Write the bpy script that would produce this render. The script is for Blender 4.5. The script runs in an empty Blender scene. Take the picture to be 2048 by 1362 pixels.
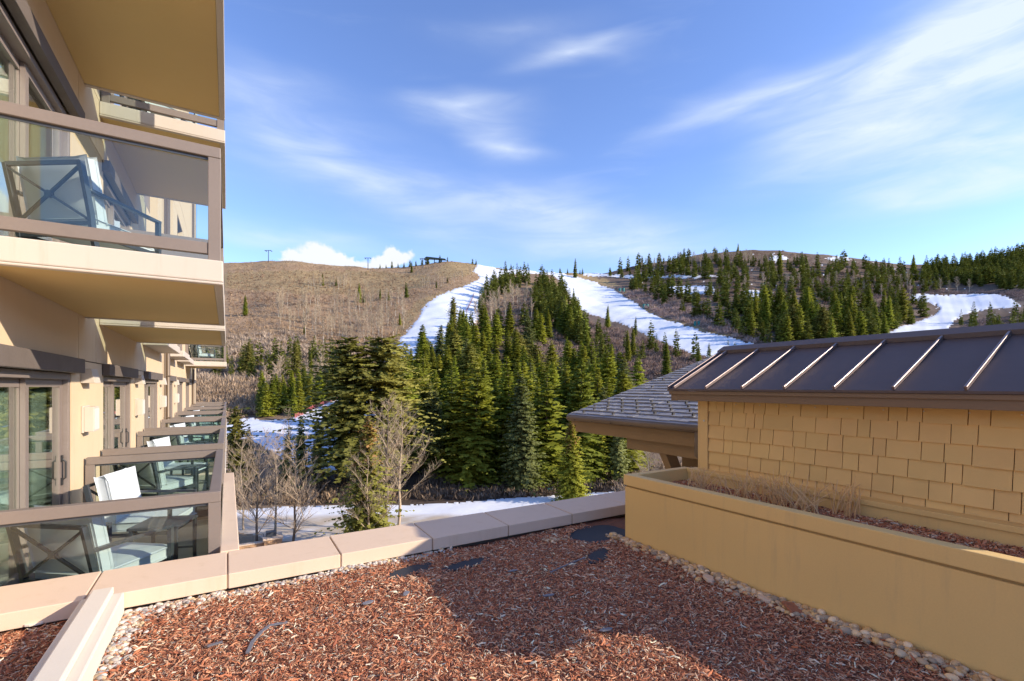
import bpy, math, random
import numpy as np
from mathutils import Vector, Matrix

# ------------------------------------------------------------------ camera, sky, sun, exposure
SC = bpy.context.scene
F_PX, CX, HY = 950.0, 1024.0, 772.0            # focal length, principal column and horizon row of the photograph
TH = math.atan((CX - 455.0) / F_PX)            # the facade recedes towards column 455
FS, FC = math.sin(TH), math.cos(TH)
cam = bpy.data.cameras.new('camera'); camo = bpy.data.objects.new('camera', cam)
SC.collection.objects.link(camo); SC.camera = camo
cam.sensor_width = 36.0; cam.lens = F_PX / 2048 * 36.0
cam.shift_y = (HY - 681.0) / 2048.0
cam.clip_start = 0.05; cam.clip_end = 6000
camo.location = (0, 0, 0); camo.rotation_euler = (math.radians(90), 0, -TH)

SUN = Vector((1.85, -1.65, 1.0)).normalized()
EXPOSURE, SKY_STR, SUN_STR = 1.66, 0.15, 2.2
SC.view_settings.view_transform = 'Standard'; SC.view_settings.look = 'None'
SC.view_settings.exposure = EXPOSURE; SC.view_settings.gamma = 1.0
SC.view_settings.use_curve_mapping = False
SC.render.engine = 'CYCLES'
SC.cycles.use_denoising = True
SC.cycles.max_bounces = 6; SC.cycles.transparent_max_bounces = 24
SC.cycles.diffuse_bounces = 4; SC.cycles.glossy_bounces = 3
SC.cycles.sample_clamp_indirect = 8.0

sl = bpy.data.lights.new('sun', 'SUN'); so = bpy.data.objects.new('sun', sl); SC.collection.objects.link(so)
sl.energy = SUN_STR; sl.angle = math.radians(0.53); sl.color = (1.0, 0.87, 0.70)
so.rotation_euler = (-SUN).to_track_quat('-Z', 'Y').to_euler(); so.location = (40, -30, 40)

world = bpy.data.worlds.new('World'); SC.world = world; world.use_nodes = True
wt = world.node_tree; wt.nodes.clear()
world.cycles.sampling_method = 'MANUAL'; world.cycles.sample_map_resolution = 256


class NT:
    """tiny node helper"""
    def __init__(s, t): s.t = t
    def n(s, kind, **kw):
        nd = s.t.nodes.new(kind)
        for k, v in kw.items(): setattr(nd, k, v)
        return nd
    def put(s, sock, val):
        if hasattr(val, 'is_linked') or isinstance(val, bpy.types.NodeSocket): s.t.links.new(val, sock)
        else: sock.default_value = val
    def m(s, op, a, b=None, c=None, clamp=False):
        nd = s.n('ShaderNodeMath', operation=op); nd.use_clamp = clamp
        s.put(nd.inputs[0], a)
        if b is not None: s.put(nd.inputs[1], b)
        if c is not None: s.put(nd.inputs[2], c)
        return nd.outputs[0]
    def vm(s, op, a, b=None):
        nd = s.n('ShaderNodeVectorMath', operation=op)
        s.put(nd.inputs[0], a)
        if b is not None: s.put(nd.inputs[1], b)
        return nd.outputs['Value'] if op in ('DOT_PRODUCT', 'LENGTH') else nd.outputs[0]
    def noise(s, vec, scale, detail=4.0, rough=0.55, dist=0.0):
        nd = s.n('ShaderNodeTexNoise'); nd.inputs['Scale'].default_value = scale
        nd.inputs['Detail'].default_value = detail; nd.inputs['Roughness'].default_value = rough
        nd.inputs['Distortion'].default_value = dist
        if vec is not None: s.t.links.new(vec, nd.inputs['Vector'])
        return nd.outputs['Fac'], nd.outputs['Color']
    def mix(s, fac, a, b, mode='MIX'):
        nd = s.n('ShaderNodeMix', data_type='RGBA', blend_type=mode)
        s.put(nd.inputs[0], fac); s.put(nd.inputs[6], a); s.put(nd.inputs[7], b)
        return nd.outputs[2]
    def ramp(s, fac, lo, hi):
        nd = s.n('ShaderNodeMapRange', interpolation_type='SMOOTHSTEP')
        s.put(nd.inputs[0], fac); s.put(nd.inputs[1], lo); s.put(nd.inputs[2], hi)
        return nd.outputs[0]


def ray(px, py):
    u, w = (px - CX) / F_PX, (HY - py) / F_PX
    return Vector((FS + FC * u, FC - FS * u, w))


W = NT(wt)
sky = W.n('ShaderNodeTexSky', sky_type='NISHITA')
sky.sun_disc = False
sky.sun_elevation = math.asin(SUN.z)
sky.sun_rotation = math.atan2(SUN.x, SUN.y)
sky.altitude = 1200; sky.air_density = 1.0; sky.dust_density = 0.2; sky.ozone_density = 2.0
tc = W.n('ShaderNodeTexCoord')
vdir = W.vm('NORMALIZE', tc.outputs['Generated'])
mp = W.n('ShaderNodeMapping'); W.t.links.new(vdir, mp.inputs[0]); mp.inputs['Scale'].default_value = (1.0, 1.0, 4.5)
mp.inputs['Rotation'].default_value = (0.10, 0.16, TH)
_, warpc = W.noise(mp.outputs[0], 2.6, 3.0, 0.55)
warp = W.n('ShaderNodeVectorMath', operation='MULTIPLY_ADD')
W.t.links.new(warpc, warp.inputs[0]); warp.inputs[1].default_value = (0.16, 0.16, 0.10); warp.inputs[2].default_value = (-0.08, -0.08, -0.05)
vw = W.vm('ADD', vdir, warp.outputs[0])
streak, _ = W.noise(mp.outputs[0], 5.0, 5.0, 0.58, 0.5)


def blob(px, py, hw, hh, deg, vec):
    """a soft elliptical patch of cloud round a fixed direction of the sky"""
    r = ray(px, py); c = r.normalized(); k = 1.0 / r.length / F_PX
    a = c.cross(Vector((0, 0, 1))).normalized(); b = a.cross(c).normalized()
    t = math.radians(deg); a, b = a * math.cos(t) + b * math.sin(t), b * math.cos(t) - a * math.sin(t)
    m = W.n('ShaderNodeMapping', vector_type='TEXTURE'); W.t.links.new(vec, m.inputs[0])
    m.inputs['Location'].default_value = c
    m.inputs['Rotation'].default_value = Matrix((a, b, a.cross(b))).transposed().to_euler('XYZ')
    m.inputs['Scale'].default_value = (hw * k * 1.9, hh * k * 1.9, 0.6)
    g = W.n('ShaderNodeTexGradient', gradient_type='QUADRATIC_SPHERE'); W.t.links.new(m.outputs[0], g.inputs[0])
    return g.outputs['Fac']


cirrus = None
for (px, py, hw, hh, deg, amp) in [
        (1560, 190, 190, 42, 4, 0.9), (1850, 120, 280, 80, 22, 1.0), (2060, 30, 200, 130, 20, 0.95),
        (1960, 275, 300, 66, -4, 0.95), (1990, 345, 200, 40, -4, 0.8), (1720, 265, 140, 30, -8, 0.5),
        (1165, 121, 110, 24, 0, 0.75), (930, 218, 110, 30, 3, 0.7), (1010, 280, 80, 24, -8, 0.7),
        (620, 300, 280, 40, -22, 0.42), (1080, 425, 320, 50, -15, 0.75), (1250, 478, 170, 32, -4, 0.4),
        (540, 150, 140, 40, 0, 0.35), (560, 462, 180, 22, -4, 0.6), (1820, 410, 130, 22, 0, 0.6), (1050, 55, 160, 34, 0, 0.22),
        (760, 380, 360, 80, -18, 0.35)]:
    t = W.m('MULTIPLY', blob(px, py, hw, hh, deg, vw), amp)
    cirrus = t if cirrus is None else W.m('ADD', cirrus, t)
gen = W.m('MULTIPLY', W.ramp(streak, 0.56, 0.9), 0.10)
cirrus = W.m('ADD', cirrus, gen)
cirrus = W.m('MULTIPLY', cirrus, W.m('ADD', W.m('MULTIPLY', W.ramp(streak, 0.25, 0.70), 0.65), 0.35))
cirrus = W.m('MINIMUM', cirrus, 0.82, clamp=True)
# heaped clouds low over the ridge
_, wc2 = W.noise(vdir, 34.0, 4.0, 0.55)
w2 = W.n('ShaderNodeVectorMath', operation='MULTIPLY_ADD')
W.t.links.new(wc2, w2.inputs[0]); w2.inputs[1].default_value = (0.05, 0.05, 0.05); w2.inputs[2].default_value = (-0.025, -0.025, -0.025)
v2 = W.vm('ADD', vdir, w2.outputs[0])
cum = None
for (px, py, hw, hh) in [(640, 512, 52, 27), (688, 530, 44, 14), (592, 524, 36, 14), (795, 512, 34, 20), (762, 528, 34, 12)]:
    t = blob(px, py, hw, hh, 0, v2)
    cum = t if cum is None else W.m('ADD', cum, t)
cumm = W.m('MULTIPLY', W.ramp(cum, 0.22, 0.50), 0.92)
bg_sky = W.n('ShaderNodeBackground'); bg_sky.inputs['Strength'].default_value = SKY_STR
hsv = W.n('ShaderNodeHueSaturation'); hsv.inputs['Saturation'].default_value = 1.10; hsv.inputs['Value'].default_value = 0.70; hsv.inputs['Hue'].default_value = 0.514
W.t.links.new(sky.outputs[0], hsv.inputs['Color'])
cl = W.mix(cirrus, hsv.outputs[0], (1.95, 2.15, 2.45, 1))
cl = W.mix(cumm, cl, W.mix(streak, (1.95, 2.0, 2.1, 1), (2.3, 2.3, 2.3, 1)))
W.t.links.new(cl, bg_sky.inputs['Color'])
wo = W.n('ShaderNodeOutputWorld'); W.t.links.new(bg_sky.outputs[0], wo.inputs[0])

# ------------------------------------------------------------------ helpers
COL = SC.collection
rng = np.random.default_rng(7); random.seed(7)


def tag(o, label=None, cat=None, group=None, kind=None):
    if label: o['label'] = label
    if cat: o['category'] = cat
    if group: o['group'] = group
    if kind: o['kind'] = kind
    return o


def empty(name, loc=(0, 0, 0), rz=0.0):
    o = bpy.data.objects.new(name, None); COL.objects.link(o)
    o.location = loc; o.rotation_euler = (0, 0, rz); o.empty_display_size = 0.2
    return o


def link(name, me, parent=None, loc=None):
    o = bpy.data.objects.new(name, me); COL.objects.link(o)
    if loc is not None: o.location = loc
    if parent is not None:
        o.parent = parent
        if loc is None: o.location = -Vector(parent.location) if parent.rotation_euler.z == 0 and parent.parent is None and parent.get('world_parts') else (0, 0, 0)
    return o


def copy_tree(o, parent=None):
    c = o.copy(); COL.objects.link(c); c.parent = parent
    for ch in list(o.children): copy_tree(ch, c)
    return c


def np_mesh(name, V, Fc, mat=None, smooth=False, cols=None):
    """V (n,3); Fc (m,k) index array or list of such"""
    me = bpy.data.meshes.new(name)
    V = np.asarray(V, dtype=np.float32)
    arrs = Fc if isinstance(Fc, list) else [Fc]
    arrs = [np.asarray(a, dtype=np.int32) for a in arrs if len(a)]
    li = np.concatenate([a.ravel() for a in arrs]); sz = np.concatenate([np.full(len(a), a.shape[1], np.int32) for a in arrs])
    me.vertices.add(len(V)); me.vertices.foreach_set('co', V.ravel())
    me.loops.add(len(li)); me.loops.foreach_set('vertex_index', li)
    me.polygons.add(len(sz)); st = np.zeros(len(sz), np.int32); st[1:] = np.cumsum(sz)[:-1]
    me.polygons.foreach_set('loop_start', st); me.polygons.foreach_set('loop_total', sz)
    if smooth: me.polygons.foreach_set('use_smooth', np.ones(len(sz), bool))
    me.update(calc_edges=True); me.validate()
    if cols is not None:
        at = me.color_attributes.new('col', 'FLOAT_COLOR', 'POINT')
        c4 = np.ones((len(V), 4), np.float32); c4[:, :3] = cols
        at.data.foreach_set('color', c4.ravel())
    if mat is not None: me.materials.append(mat)
    return me


class MB:
    """collects boxes, tubes and quads of ONE part"""
    def __init__(s): s.v = []; s.f = []
    def add(s, vs, fs):
        b = len(s.v); s.v += [tuple(v) for v in vs]; s.f += [tuple(b + i for i in f) for f in fs]; return s
    def box(s, x0, x1, y0, y1, z0, z1):
        vs = [(x, y, z) for z in (z0, z1) for y in (y0, y1) for x in (x0, x1)]
        return s.add(vs, [(0, 2, 3, 1), (4, 5, 7, 6), (0, 1, 5, 4), (2, 6, 7, 3), (0, 4, 6, 2), (1, 3, 7, 5)])
    def bar(s, p, q, w, h, up=(0, 0, 1)):
        p, q = Vector(p), Vector(q); d = (q - p).normalized(); u = Vector(up)
        if abs(d.dot(u)) > 0.98: u = Vector((1, 0, 0))
        a = d.cross(u).normalized(); b = a.cross(d).normalized()
        vs = [c + a * (sx * w / 2) + b * (sy * h / 2) for c in (p, q) for (sx, sy) in ((-1, -1), (1, -1), (1, 1), (-1, 1))]
        return s.add(vs, [(0, 3, 2, 1), (4, 5, 6, 7), (0, 1, 5, 4), (1, 2, 6, 5), (2, 3, 7, 6), (3, 0, 4, 7)])
    def tube(s, pts, rad, n=8, cap=True):
        pts = [Vector(p) for p in pts]; rs = rad if hasattr(rad, '__len__') else [rad] * len(pts)
        b0 = len(s.v)
        for i, p in enumerate(pts):
            d = (pts[min(i + 1, len(pts) - 1)] - pts[max(i - 1, 0)]).normalized()
            u = Vector((0, 0, 1)) if abs(d.z) < 0.9 else Vector((1, 0, 0))
            a = d.cross(u).normalized(); b = a.cross(d)
            for k in range(n):
                t = 2 * math.pi * k / n; s.v.append(tuple(p + (a * math.cos(t) + b * math.sin(t)) * rs[i]))
        for i in range(len(pts) - 1):
            for k in range(n):
                k2 = (k + 1) % n
                s.f.append((b0 + i * n + k, b0 + i * n + k2, b0 + (i + 1) * n + k2, b0 + (i + 1) * n + k))
        if cap:
            s.f.append(tuple(b0 + k for k in range(n))[::-1]); s.f.append(tuple(b0 + (len(pts) - 1) * n + k for k in range(n)))
        return s
    def prism(s, poly, z0, z1):
        n = len(poly); vs = [(x, y, z0) for x, y in poly] + [(x, y, z1) for x, y in poly]
        return s.add(vs, [tuple(range(n))[::-1], tuple(range(n, 2 * n))] + [(i, (i + 1) % n, n + (i + 1) % n, n + i) for i in range(n)])
    def mesh(s, name, mat, smooth=False):
        me = bpy.data.meshes.new(name); me.from_pydata(s.v, [], s.f); me.update()
        if smooth: me.polygons.foreach_set('use_smooth', np.ones(len(me.polygons), bool))
        if mat is not None: me.materials.append(mat)
        return me
    def build(s, name, mat, parent=None, bevel=0.0, smooth=False, loc=None):
        o = link(name, s.mesh(name, mat, smooth), parent, loc)
        if bevel:
            b = o.modifiers.new('bevel', 'BEVEL'); b.width = bevel; b.segments = 2; b.limit_method = 'ANGLE'; b.angle_limit = math.radians(40)
        return o


def root(name, loc):
    """an Empty at a thing's base whose parts are modelled in world coordinates"""
    o = empty(name, loc); o['world_parts'] = 1
    return o


# ------------------------------------------------------------------ materials
def pmat(name, col, rough=0.8, metal=0.0, var=0.12, vscale=2.0, fine=60.0, bump=0.0, bdist=0.01, stain=None, streak=0.0, spec=0.5, attr=False, objrand=0.0, transl=0.0, coords='Object'):
    m = bpy.data.materials.new(name); m.use_nodes = True; t = m.node_tree; t.nodes.clear(); N = NT(t)
    out = N.n('ShaderNodeOutputMaterial'); p = N.n('ShaderNodeBsdfPrincipled')
    tcn = N.n('ShaderNodeTexCoord').outputs[coords]
    f1, _ = N.noise(tcn, vscale, 5.0, 0.6); f2, _ = N.noise(tcn, fine, 3.0, 0.6)
    base = (*col, 1.0)
    if attr:
        a = N.n('ShaderNodeAttribute'); a.attribute_name = 'col'; base = a.outputs['Color']
    k = N.m('ADD', N.m('MULTIPLY', N.m('SUBTRACT', f1, 0.5), var * 2.2), N.m('MULTIPLY', N.m('SUBTRACT', f2, 0.5), var * 1.4))
    if objrand:
        oi = N.n('ShaderNodeObjectInfo'); k = N.m('ADD', k, N.m('MULTIPLY', N.m('SUBTRACT', oi.outputs['Random'], 0.5), objrand * 2))
    k = N.m('ADD', k, 1.0)
    sc = N.n('ShaderNodeVectorMath', operation='SCALE'); N.put(sc.inputs[0], base if attr else tuple(col)); N.put(sc.inputs['Scale'], k)
    c = sc.outputs[0]
    if objrand:
        h = N.n('ShaderNodeHueSaturation'); N.t.links.new(c, h.inputs['Color'])
        N.put(h.inputs['Hue'], N.m('ADD', 0.5, N.m('MULTIPLY', N.m('SUBTRACT', N.m('FRACT', N.m('MULTIPLY', oi.outputs['Random'], 17.3)), 0.5), objrand * 0.10)))
        c = h.outputs[0]
    if stain:
        mpn = N.n('ShaderNodeMapping'); N.t.links.new(tcn, mpn.inputs[0]); mpn.inputs['Scale'].default_value = (5.0, 5.0, 0.5)
        f3, _ = N.noise(mpn.outputs[0], 1.6, 6.0, 0.65)
        c = N.mix(N.m('MULTIPLY', N.ramp(f3, 0.52, 0.8), streak), c, (*stain, 1))
    N.t.links.new(c, p.inputs['Base Color'])
    p.inputs['Roughness'].default_value = rough; p.inputs['Metallic'].default_value = metal
    p.inputs['Specular IOR Level'].default_value = spec
    if bump:
        b = N.n('ShaderNodeBump'); b.inputs['Strength'].default_value = bump; b.inputs['Distance'].default_value = bdist
        N.t.links.new(f2, b.inputs['Height']); N.t.links.new(b.outputs[0], p.inputs['Normal'])
    res = p.outputs[0]
    if transl:
        tr = N.n('ShaderNodeBsdfTranslucent'); N.t.links.new(c, tr.inputs['Color'])
        mx = N.n('ShaderNodeMixShader'); mx.inputs[0].default_value = transl
        N.t.links.new(p.outputs[0], mx.inputs[1]); N.t.links.new(tr.outputs[0], mx.inputs[2]); res = mx.outputs[0]
    N.t.links.new(res, out.inputs[0])
    return m


def glass_mat(name, tint, refl=1.0, rough=0.0):
    m = bpy.data.materials.new(name); m.use_nodes = True; t = m.node_tree; t.nodes.clear(); N = NT(t)
    out = N.n('ShaderNodeOutputMaterial'); tr = N.n('ShaderNodeBsdfTransparent'); tr.inputs[0].default_value = (*tint, 1)
    gl = N.n('ShaderNodeBsdfGlossy'); gl.inputs['Roughness'].default_value = rough; gl.inputs[0].default_value = (0.95, 0.97, 0.96, 1)
    fr = N.n('ShaderNodeLayerWeight'); fr.inputs[0].default_value = 0.5
    f5 = N.m('ADD', 0.045, N.m('MULTIPLY', N.m('POWER', fr.outputs['Facing'], 4.0), 0.9))
    mx = N.n('ShaderNodeMixShader'); N.t.links.new(N.m('MULTIPLY', f5, refl, clamp=True), mx.inputs[0])
    N.t.links.new(tr.outputs[0], mx.inputs[1]); N.t.links.new(gl.outputs[0], mx.inputs[2]); N.t.links.new(mx.outputs[0], out.inputs[0])
    return m


M = {
    'stucco': pmat('stucco', (0.63, 0.49, 0.32), 0.9, var=0.06, vscale=0.9, fine=140, bump=0.25, bdist=0.004, stain=(0.50, 0.36, 0.22), streak=0.4),
    'slab': pmat('slab_paint', (0.56, 0.495, 0.42), 0.85, var=0.05, vscale=1.2, fine=120, bump=0.2, bdist=0.004, stain=(0.44, 0.36, 0.27), streak=0.5),
    'soffit': pmat('soffit_paint', (0.66, 0.48, 0.21), 0.9, var=0.07, vscale=0.8, fine=160, bump=0.2, bdist=0.003),
    'gapshade': pmat('shingle_gap_shade', (0.28, 0.18, 0.08), 0.9),  # darkened wall tone stands in for shade between the shingles
    'needleyellow': pmat('yellow_needles', (0.27, 0.26, 0.05), 0.75, var=0.32, vscale=0.35, fine=2.0, transl=0.3, spec=0.25),
    'reveal': pmat('reveal_shadowline', (0.42, 0.28, 0.11), 0.9),
    'joint': pmat('joint_dark', (0.10, 0.08, 0.06), 0.9),
    'timber': pmat('dark_timber', (0.13, 0.105, 0.09), 0.75, var=0.25, vscale=3.0, fine=40, bump=0.3, bdist=0.006),
    'bronze': pmat('bronze_frame', (0.24, 0.195, 0.17), 0.5, metal=0.15, var=0.08, vscale=2.0, fine=30, spec=0.4),
    'rail': pmat('rail_frame', (0.225, 0.185, 0.160), 0.55, metal=0.15, var=0.09, vscale=3.0, fine=40, spec=0.4),
    'gunmetal': pmat('chair_metal', (0.075, 0.085, 0.10), 0.4, metal=0.35, var=0.08, fine=30),
    'cushion': pmat('cushion_fabric', (0.56, 0.60, 0.63), 0.95, var=0.05, vscale=3.0, fine=300, bump=0.25, bdist=0.002),
    'curtain': pmat('sheer_curtain', (0.62, 0.72, 0.62), 0.9, var=0.05, fine=90, transl=0.4),
    'room': pmat('room_lining', (0.30, 0.24, 0.17), 0.9, var=0.15),
    'glass': glass_mat('door_glass', (0.90, 0.95, 0.92), 1.7),
    'pane': glass_mat('rail_glass', (0.90, 0.945, 0.925), 1.1),
    'deckfloor': pmat('balcony_floor', (0.50, 0.47, 0.38), 0.85, var=0.08, vscale=1.5, fine=60),
    'coping': pmat('coping_stone', (0.70, 0.535, 0.39), 0.85, var=0.07, vscale=1.1, fine=110, bump=0.2, bdist=0.003, stain=(0.56, 0.40, 0.24), streak=0.45),
    'sealant': pmat('joint_sealant', (0.36, 0.235, 0.15), 0.8, var=0.2),
    'curb': pmat('curb_paint', (0.70, 0.63, 0.52), 0.8, var=0.06, vscale=1.5, fine=90, bump=0.15, bdist=0.003),
    'planter': pmat('planter_paint', (0.79, 0.53, 0.20), 0.75, var=0.07, vscale=0.9, fine=90, bump=0.3, bdist=0.003, stain=(0.58, 0.40, 0.19), streak=0.55),
    'shingle': pmat('shingle_paint', (0.77, 0.52, 0.21), 0.8, var=0.09, vscale=4.0, fine=220, bump=0.3, bdist=0.002, objrand=0.05),
    'board': pmat('trim_board', (0.76, 0.51, 0.21), 0.75, var=0.07, vscale=2.0, fine=120, bump=0.15, bdist=0.002),
    'fascia': pmat('fascia_brown', (0.20, 0.13, 0.075), 0.6, var=0.10, vscale=1.4, fine=60),
    'metalroof': pmat('roof_metal', (0.105, 0.076, 0.067), 0.52, metal=0.0, var=0.12, vscale=1.3, fine=12, spec=0.3),
    'seam': pmat('seam_metal', (0.26, 0.195, 0.175), 0.34, metal=0.5, var=0.08, vscale=2, fine=20),
    'darknet': pmat('dark_net', (0.20, 0.05, 0.06), 0.8),  # net red darkened to stand in for the shadow over the fence
    'slate': pmat('roof_slate', (0.25, 0.242, 0.245), 0.6, var=0.28, vscale=2.2, fine=9, bump=0.2, bdist=0.01),
    'brownwood': pmat('brown_timber', (0.27, 0.175, 0.085), 0.7, var=0.12, vscale=2.0, fine=30),
    'copper': pmat('gutter_bronze', (0.16, 0.12, 0.085), 0.5, metal=0.4, var=0.1),
    'black': pmat('black_metal', (0.02, 0.02, 0.022), 0.5),
    'white': pmat('white_head', (0.7, 0.68, 0.62), 0.5),
    'fabric': pmat('landscape_fabric', (0.030, 0.032, 0.038), 0.8, var=0.2, vscale=4, fine=200, bump=0.4, bdist=0.003),
    'plastic': pmat('grey_plastic', (0.17, 0.165, 0.18), 0.55, var=0.15, fine=30),
    'soil': pmat('mulch_soil', (0.20, 0.085, 0.05), 0.95, var=0.3, vscale=9, fine=60, bump=0.8, bdist=0.02),
    'chips': pmat('wood_chips', (0.3, 0.15, 0.1), 0.85, var=0.12, vscale=20, fine=160, attr=True, spec=0.25),
    'pebble': pmat('pebbles', (0.4, 0.35, 0.3), 0.7, var=0.12, vscale=30, fine=120, attr=True, spec=0.3),
    'straw': pmat('dry_stems', (0.85, 0.60, 0.31), 0.9, var=0.2, fine=30, transl=0.2),
    'brick': pmat('red_tile', (0.33, 0.13, 0.07), 0.8, var=0.2, vscale=8, fine=60),
    'ground': pmat('hillside_cover', (0.2, 0.13, 0.09), 0.95, var=0.34, vscale=0.055, fine=0.45, bump=0.5, bdist=0.9, attr=True, spec=0.1),
    'dirtysnow': pmat('trodden_snow', (0.8, 0.78, 0.74), 0.8, var=0.10, vscale=0.10, fine=0.8, bump=0.4, bdist=0.1, attr=True, spec=0.2),
    'needle': pmat('spruce_needles', (0.260, 0.280, 0.030), 0.75, var=0.30, vscale=0.35, fine=2.0, objrand=0.30, transl=0.32, spec=0.25),
    'needleblue': pmat('blue_needles', (0.180, 0.205, 0.065), 0.75, var=0.28, vscale=0.35, fine=2.0, objrand=0.2, transl=0.2, spec=0.25),
    'needleolive': pmat('fir_needles', (0.235, 0.225, 0.045), 0.75, var=0.32, vscale=0.35, fine=2.0, objrand=0.2, transl=0.22, spec=0.25),
    'needledark': pmat('dark_needles', (0.165, 0.190, 0.030), 0.75, var=0.30, vscale=0.2, fine=1.0, objrand=0.3, transl=0.2, spec=0.25),
    'cones': pmat('cone_brown', (0.32, 0.17, 0.05), 0.8, var=0.25, fine=4),
    'bark': pmat('grey_bark', (0.15, 0.115, 0.085), 0.9, var=0.25, vscale=1.0, fine=6),
    'aspen': pmat('aspen_bark', (0.58, 0.52, 0.42), 0.85, var=0.25, vscale=1.2, fine=7, objrand=0.1),
    'twig': pmat('bare_twigs', (0.42, 0.325, 0.22), 0.9, var=0.2, vscale=0.8, fine=5, objrand=0.15),
    'brush': pmat('brush_twigs', (0.27, 0.19, 0.15), 0.95, var=0.25, vscale=0.05, fine=0.6, attr=True, spec=0.1),
    'teal': pmat('teal_pad', (0.02, 0.19, 0.18), 0.6, var=0.1),
    'rednet': pmat('red_net', (0.60, 0.16, 0.17), 0.7, var=0.15, fine=3),
    'stone': pmat('pillar_stone', (0.48, 0.29, 0.16), 0.85, var=0.35, vscale=1.6, fine=8, bump=0.5, bdist=0.03),
    'liftgreen': pmat('lift_green', (0.03, 0.05, 0.04), 0.5),
}


def snow_mat():
    m = bpy.data.materials.new('snow'); m.use_nodes = True; t = m.node_tree; t.nodes.clear(); N = NT(t)
    out = N.n('ShaderNodeOutputMaterial'); p = N.n('ShaderNodeBsdfPrincipled'); tcn = N.n('ShaderNodeTexCoord').outputs['Object']
    mpn = N.n('ShaderNodeMapping'); N.t.links.new(tcn, mpn.inputs[0]); mpn.inputs['Rotation'].default_value = (0, 0, TH); mpn.inputs['Scale'].default_value = (0.25, 1.0, 1.0)
    f1, _ = N.noise(mpn.outputs[0], 0.11, 5.0, 0.65); f2, _ = N.noise(tcn, 0.9, 4.0, 0.6); f3, _ = N.noise(tcn, 0.045, 3.0, 0.5)
    a = N.n('ShaderNodeAttribute'); a.attribute_name = 'col'
    k = N.m('ADD', N.m('MULTIPLY', N.ramp(f1, 0.35, 0.65), 0.20), N.m('MULTIPLY', f2, 0.10))
    c = N.mix(k, a.outputs['Color'], (0.60, 0.62, 0.66, 1))
    c = N.mix(N.m('MULTIPLY', N.ramp(f3, 0.55, 0.8), 0.25), c, (0.66, 0.60, 0.50, 1))
    N.t.links.new(c, p.inputs['Base Color']); p.inputs['Roughness'].default_value = 0.75; p.inputs['Specular IOR Level'].default_value = 0.2
    b = N.n('ShaderNodeBump'); b.inputs['Strength'].default_value = 0.6; b.inputs['Distance'].default_value = 0.5
    N.t.links.new(N.m('ADD', f1, N.m('MULTIPLY', f2, 0.3)), b.inputs['Height']); N.t.links.new(b.outputs[0], p.inputs['Normal'])
    N.t.links.new(p.outputs[0], out.inputs[0])
    return m


M['snow'] = snow_mat()
# ------------------------------------------------------------------ the valley and the hills
RIDGE = np.array([(-600, 560, 520), (300, 528, 520), (455, 524, 530), (560, 521, 540), (650, 530, 540), (740, 538, 545), (830, 531, 550), (880, 521, 555),
                  (930, 524, 560), (960, 530, 565), (1000, 540, 575), (1100, 546, 590), (1200, 548, 610), (1245, 538, 620), (1300, 527, 640),
                  (1400, 508, 650), (1480, 501, 655), (1560, 502, 655), (1650, 509, 655), (1750, 521, 650), (1800, 530, 645),
                  (1900, 530, 640), (2000, 516, 630), (2048, 506, 620), (2300, 490, 600), (2700, 540, 600)], float)
Z_VALLEY, D_FOOT = -20.0, 84.0


def wob(x, y, s):
    return (np.sin(x * 1.7 * s + 1.3) * np.cos(y * 1.3 * s + .7) + .5 * np.sin(x * 3.9 * s + y * 2.1 * s) + .3 * np.cos(x * 7.3 * s - y * 6.1 * s + 2.0)) / 1.8


_rx = np.arange(-600, 2701, 4.0); _k = np.exp(-(np.arange(-20, 21) / 7.0) ** 2); _k /= _k.sum()
_rs = [np.convolve(np.pad(np.interp(_rx, RIDGE[:, 0], RIDGE[:, c]), 20, 'edge'), _k, 'valid') for c in (1, 2)]


def ridge(px): return np.interp(px, _rx, _rs[0]), np.interp(px, _rx, _rs[1])


def gy_of(px, D):
    """row of the photograph at which the bare ground D metres out is seen"""
    ry, rd = ridge(px); D = np.maximum(D, 4.0)
    g0 = HY - F_PX * Z_VALLEY / D_FOOT
    s = np.log(np.maximum(D, D_FOOT) / D_FOOT) / np.log(rd / D_FOOT)
    g = np.where(s <= 1, ry + (g0 - ry) * (1 - s), ry)
    return np.where(D < D_FOOT, HY - F_PX * Z_VALLEY / D, g)


def D_of(px, gy):
    ry, rd = ridge(px); g0 = HY - F_PX * Z_VALLEY / D_FOOT
    s = np.clip((g0 - gy) / (g0 - ry), 0, 1)
    return np.where(gy > g0, -F_PX * Z_VALLEY / np.maximum(gy - HY, 1), D_FOOT * np.exp(s * np.log(rd / D_FOOT)))


def z_of(px, D):
    """height of the ground relative to the eye"""
    ry, rd = ridge(px)
    De = np.minimum(D, rd)
    z = De * (HY - gy_of(px, De)) / F_PX
    over = np.maximum(D - rd, 0); z = z - over * 0.18 - over ** 2 * 0.0004
    u = (px - CX) / F_PX; r = u * D
    far = np.clip((D - 95) / 250, 0, 1)
    z = z + wob(r / 60, D / 60, 1.0) * 1.6 * far + wob(r / 22, D / 22, 1.0) * 0.7 * far
    knoll = np.exp(-((px - 1060) / 75) ** 2) * np.exp(-((D - 400) / 110) ** 2)
    z = z + 7.0 * knoll
    z = z + np.clip((D - 60) / 30, 0, 1) * 0.25 * wob(r / 9, D / 9, 1.0)
    return z


def to_world(px, D):
    u = (px - CX) / F_PX; r = u * D
    return D * FS + r * FC, D * FC - r * FS


def inside(poly, x, y):
    poly = np.asarray(poly, float); c = np.zeros(np.shape(x), bool); n = len(poly)
    for i in range(n):
        x1, y1 = poly[i]; x2, y2 = poly[(i + 1) % n]
        k = ((y1 > y) != (y2 > y)) & (x < (x2 - x1) * (y - y1) / (y2 - y1 + 1e-9) + x1)
        c ^= k
    return c


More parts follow.
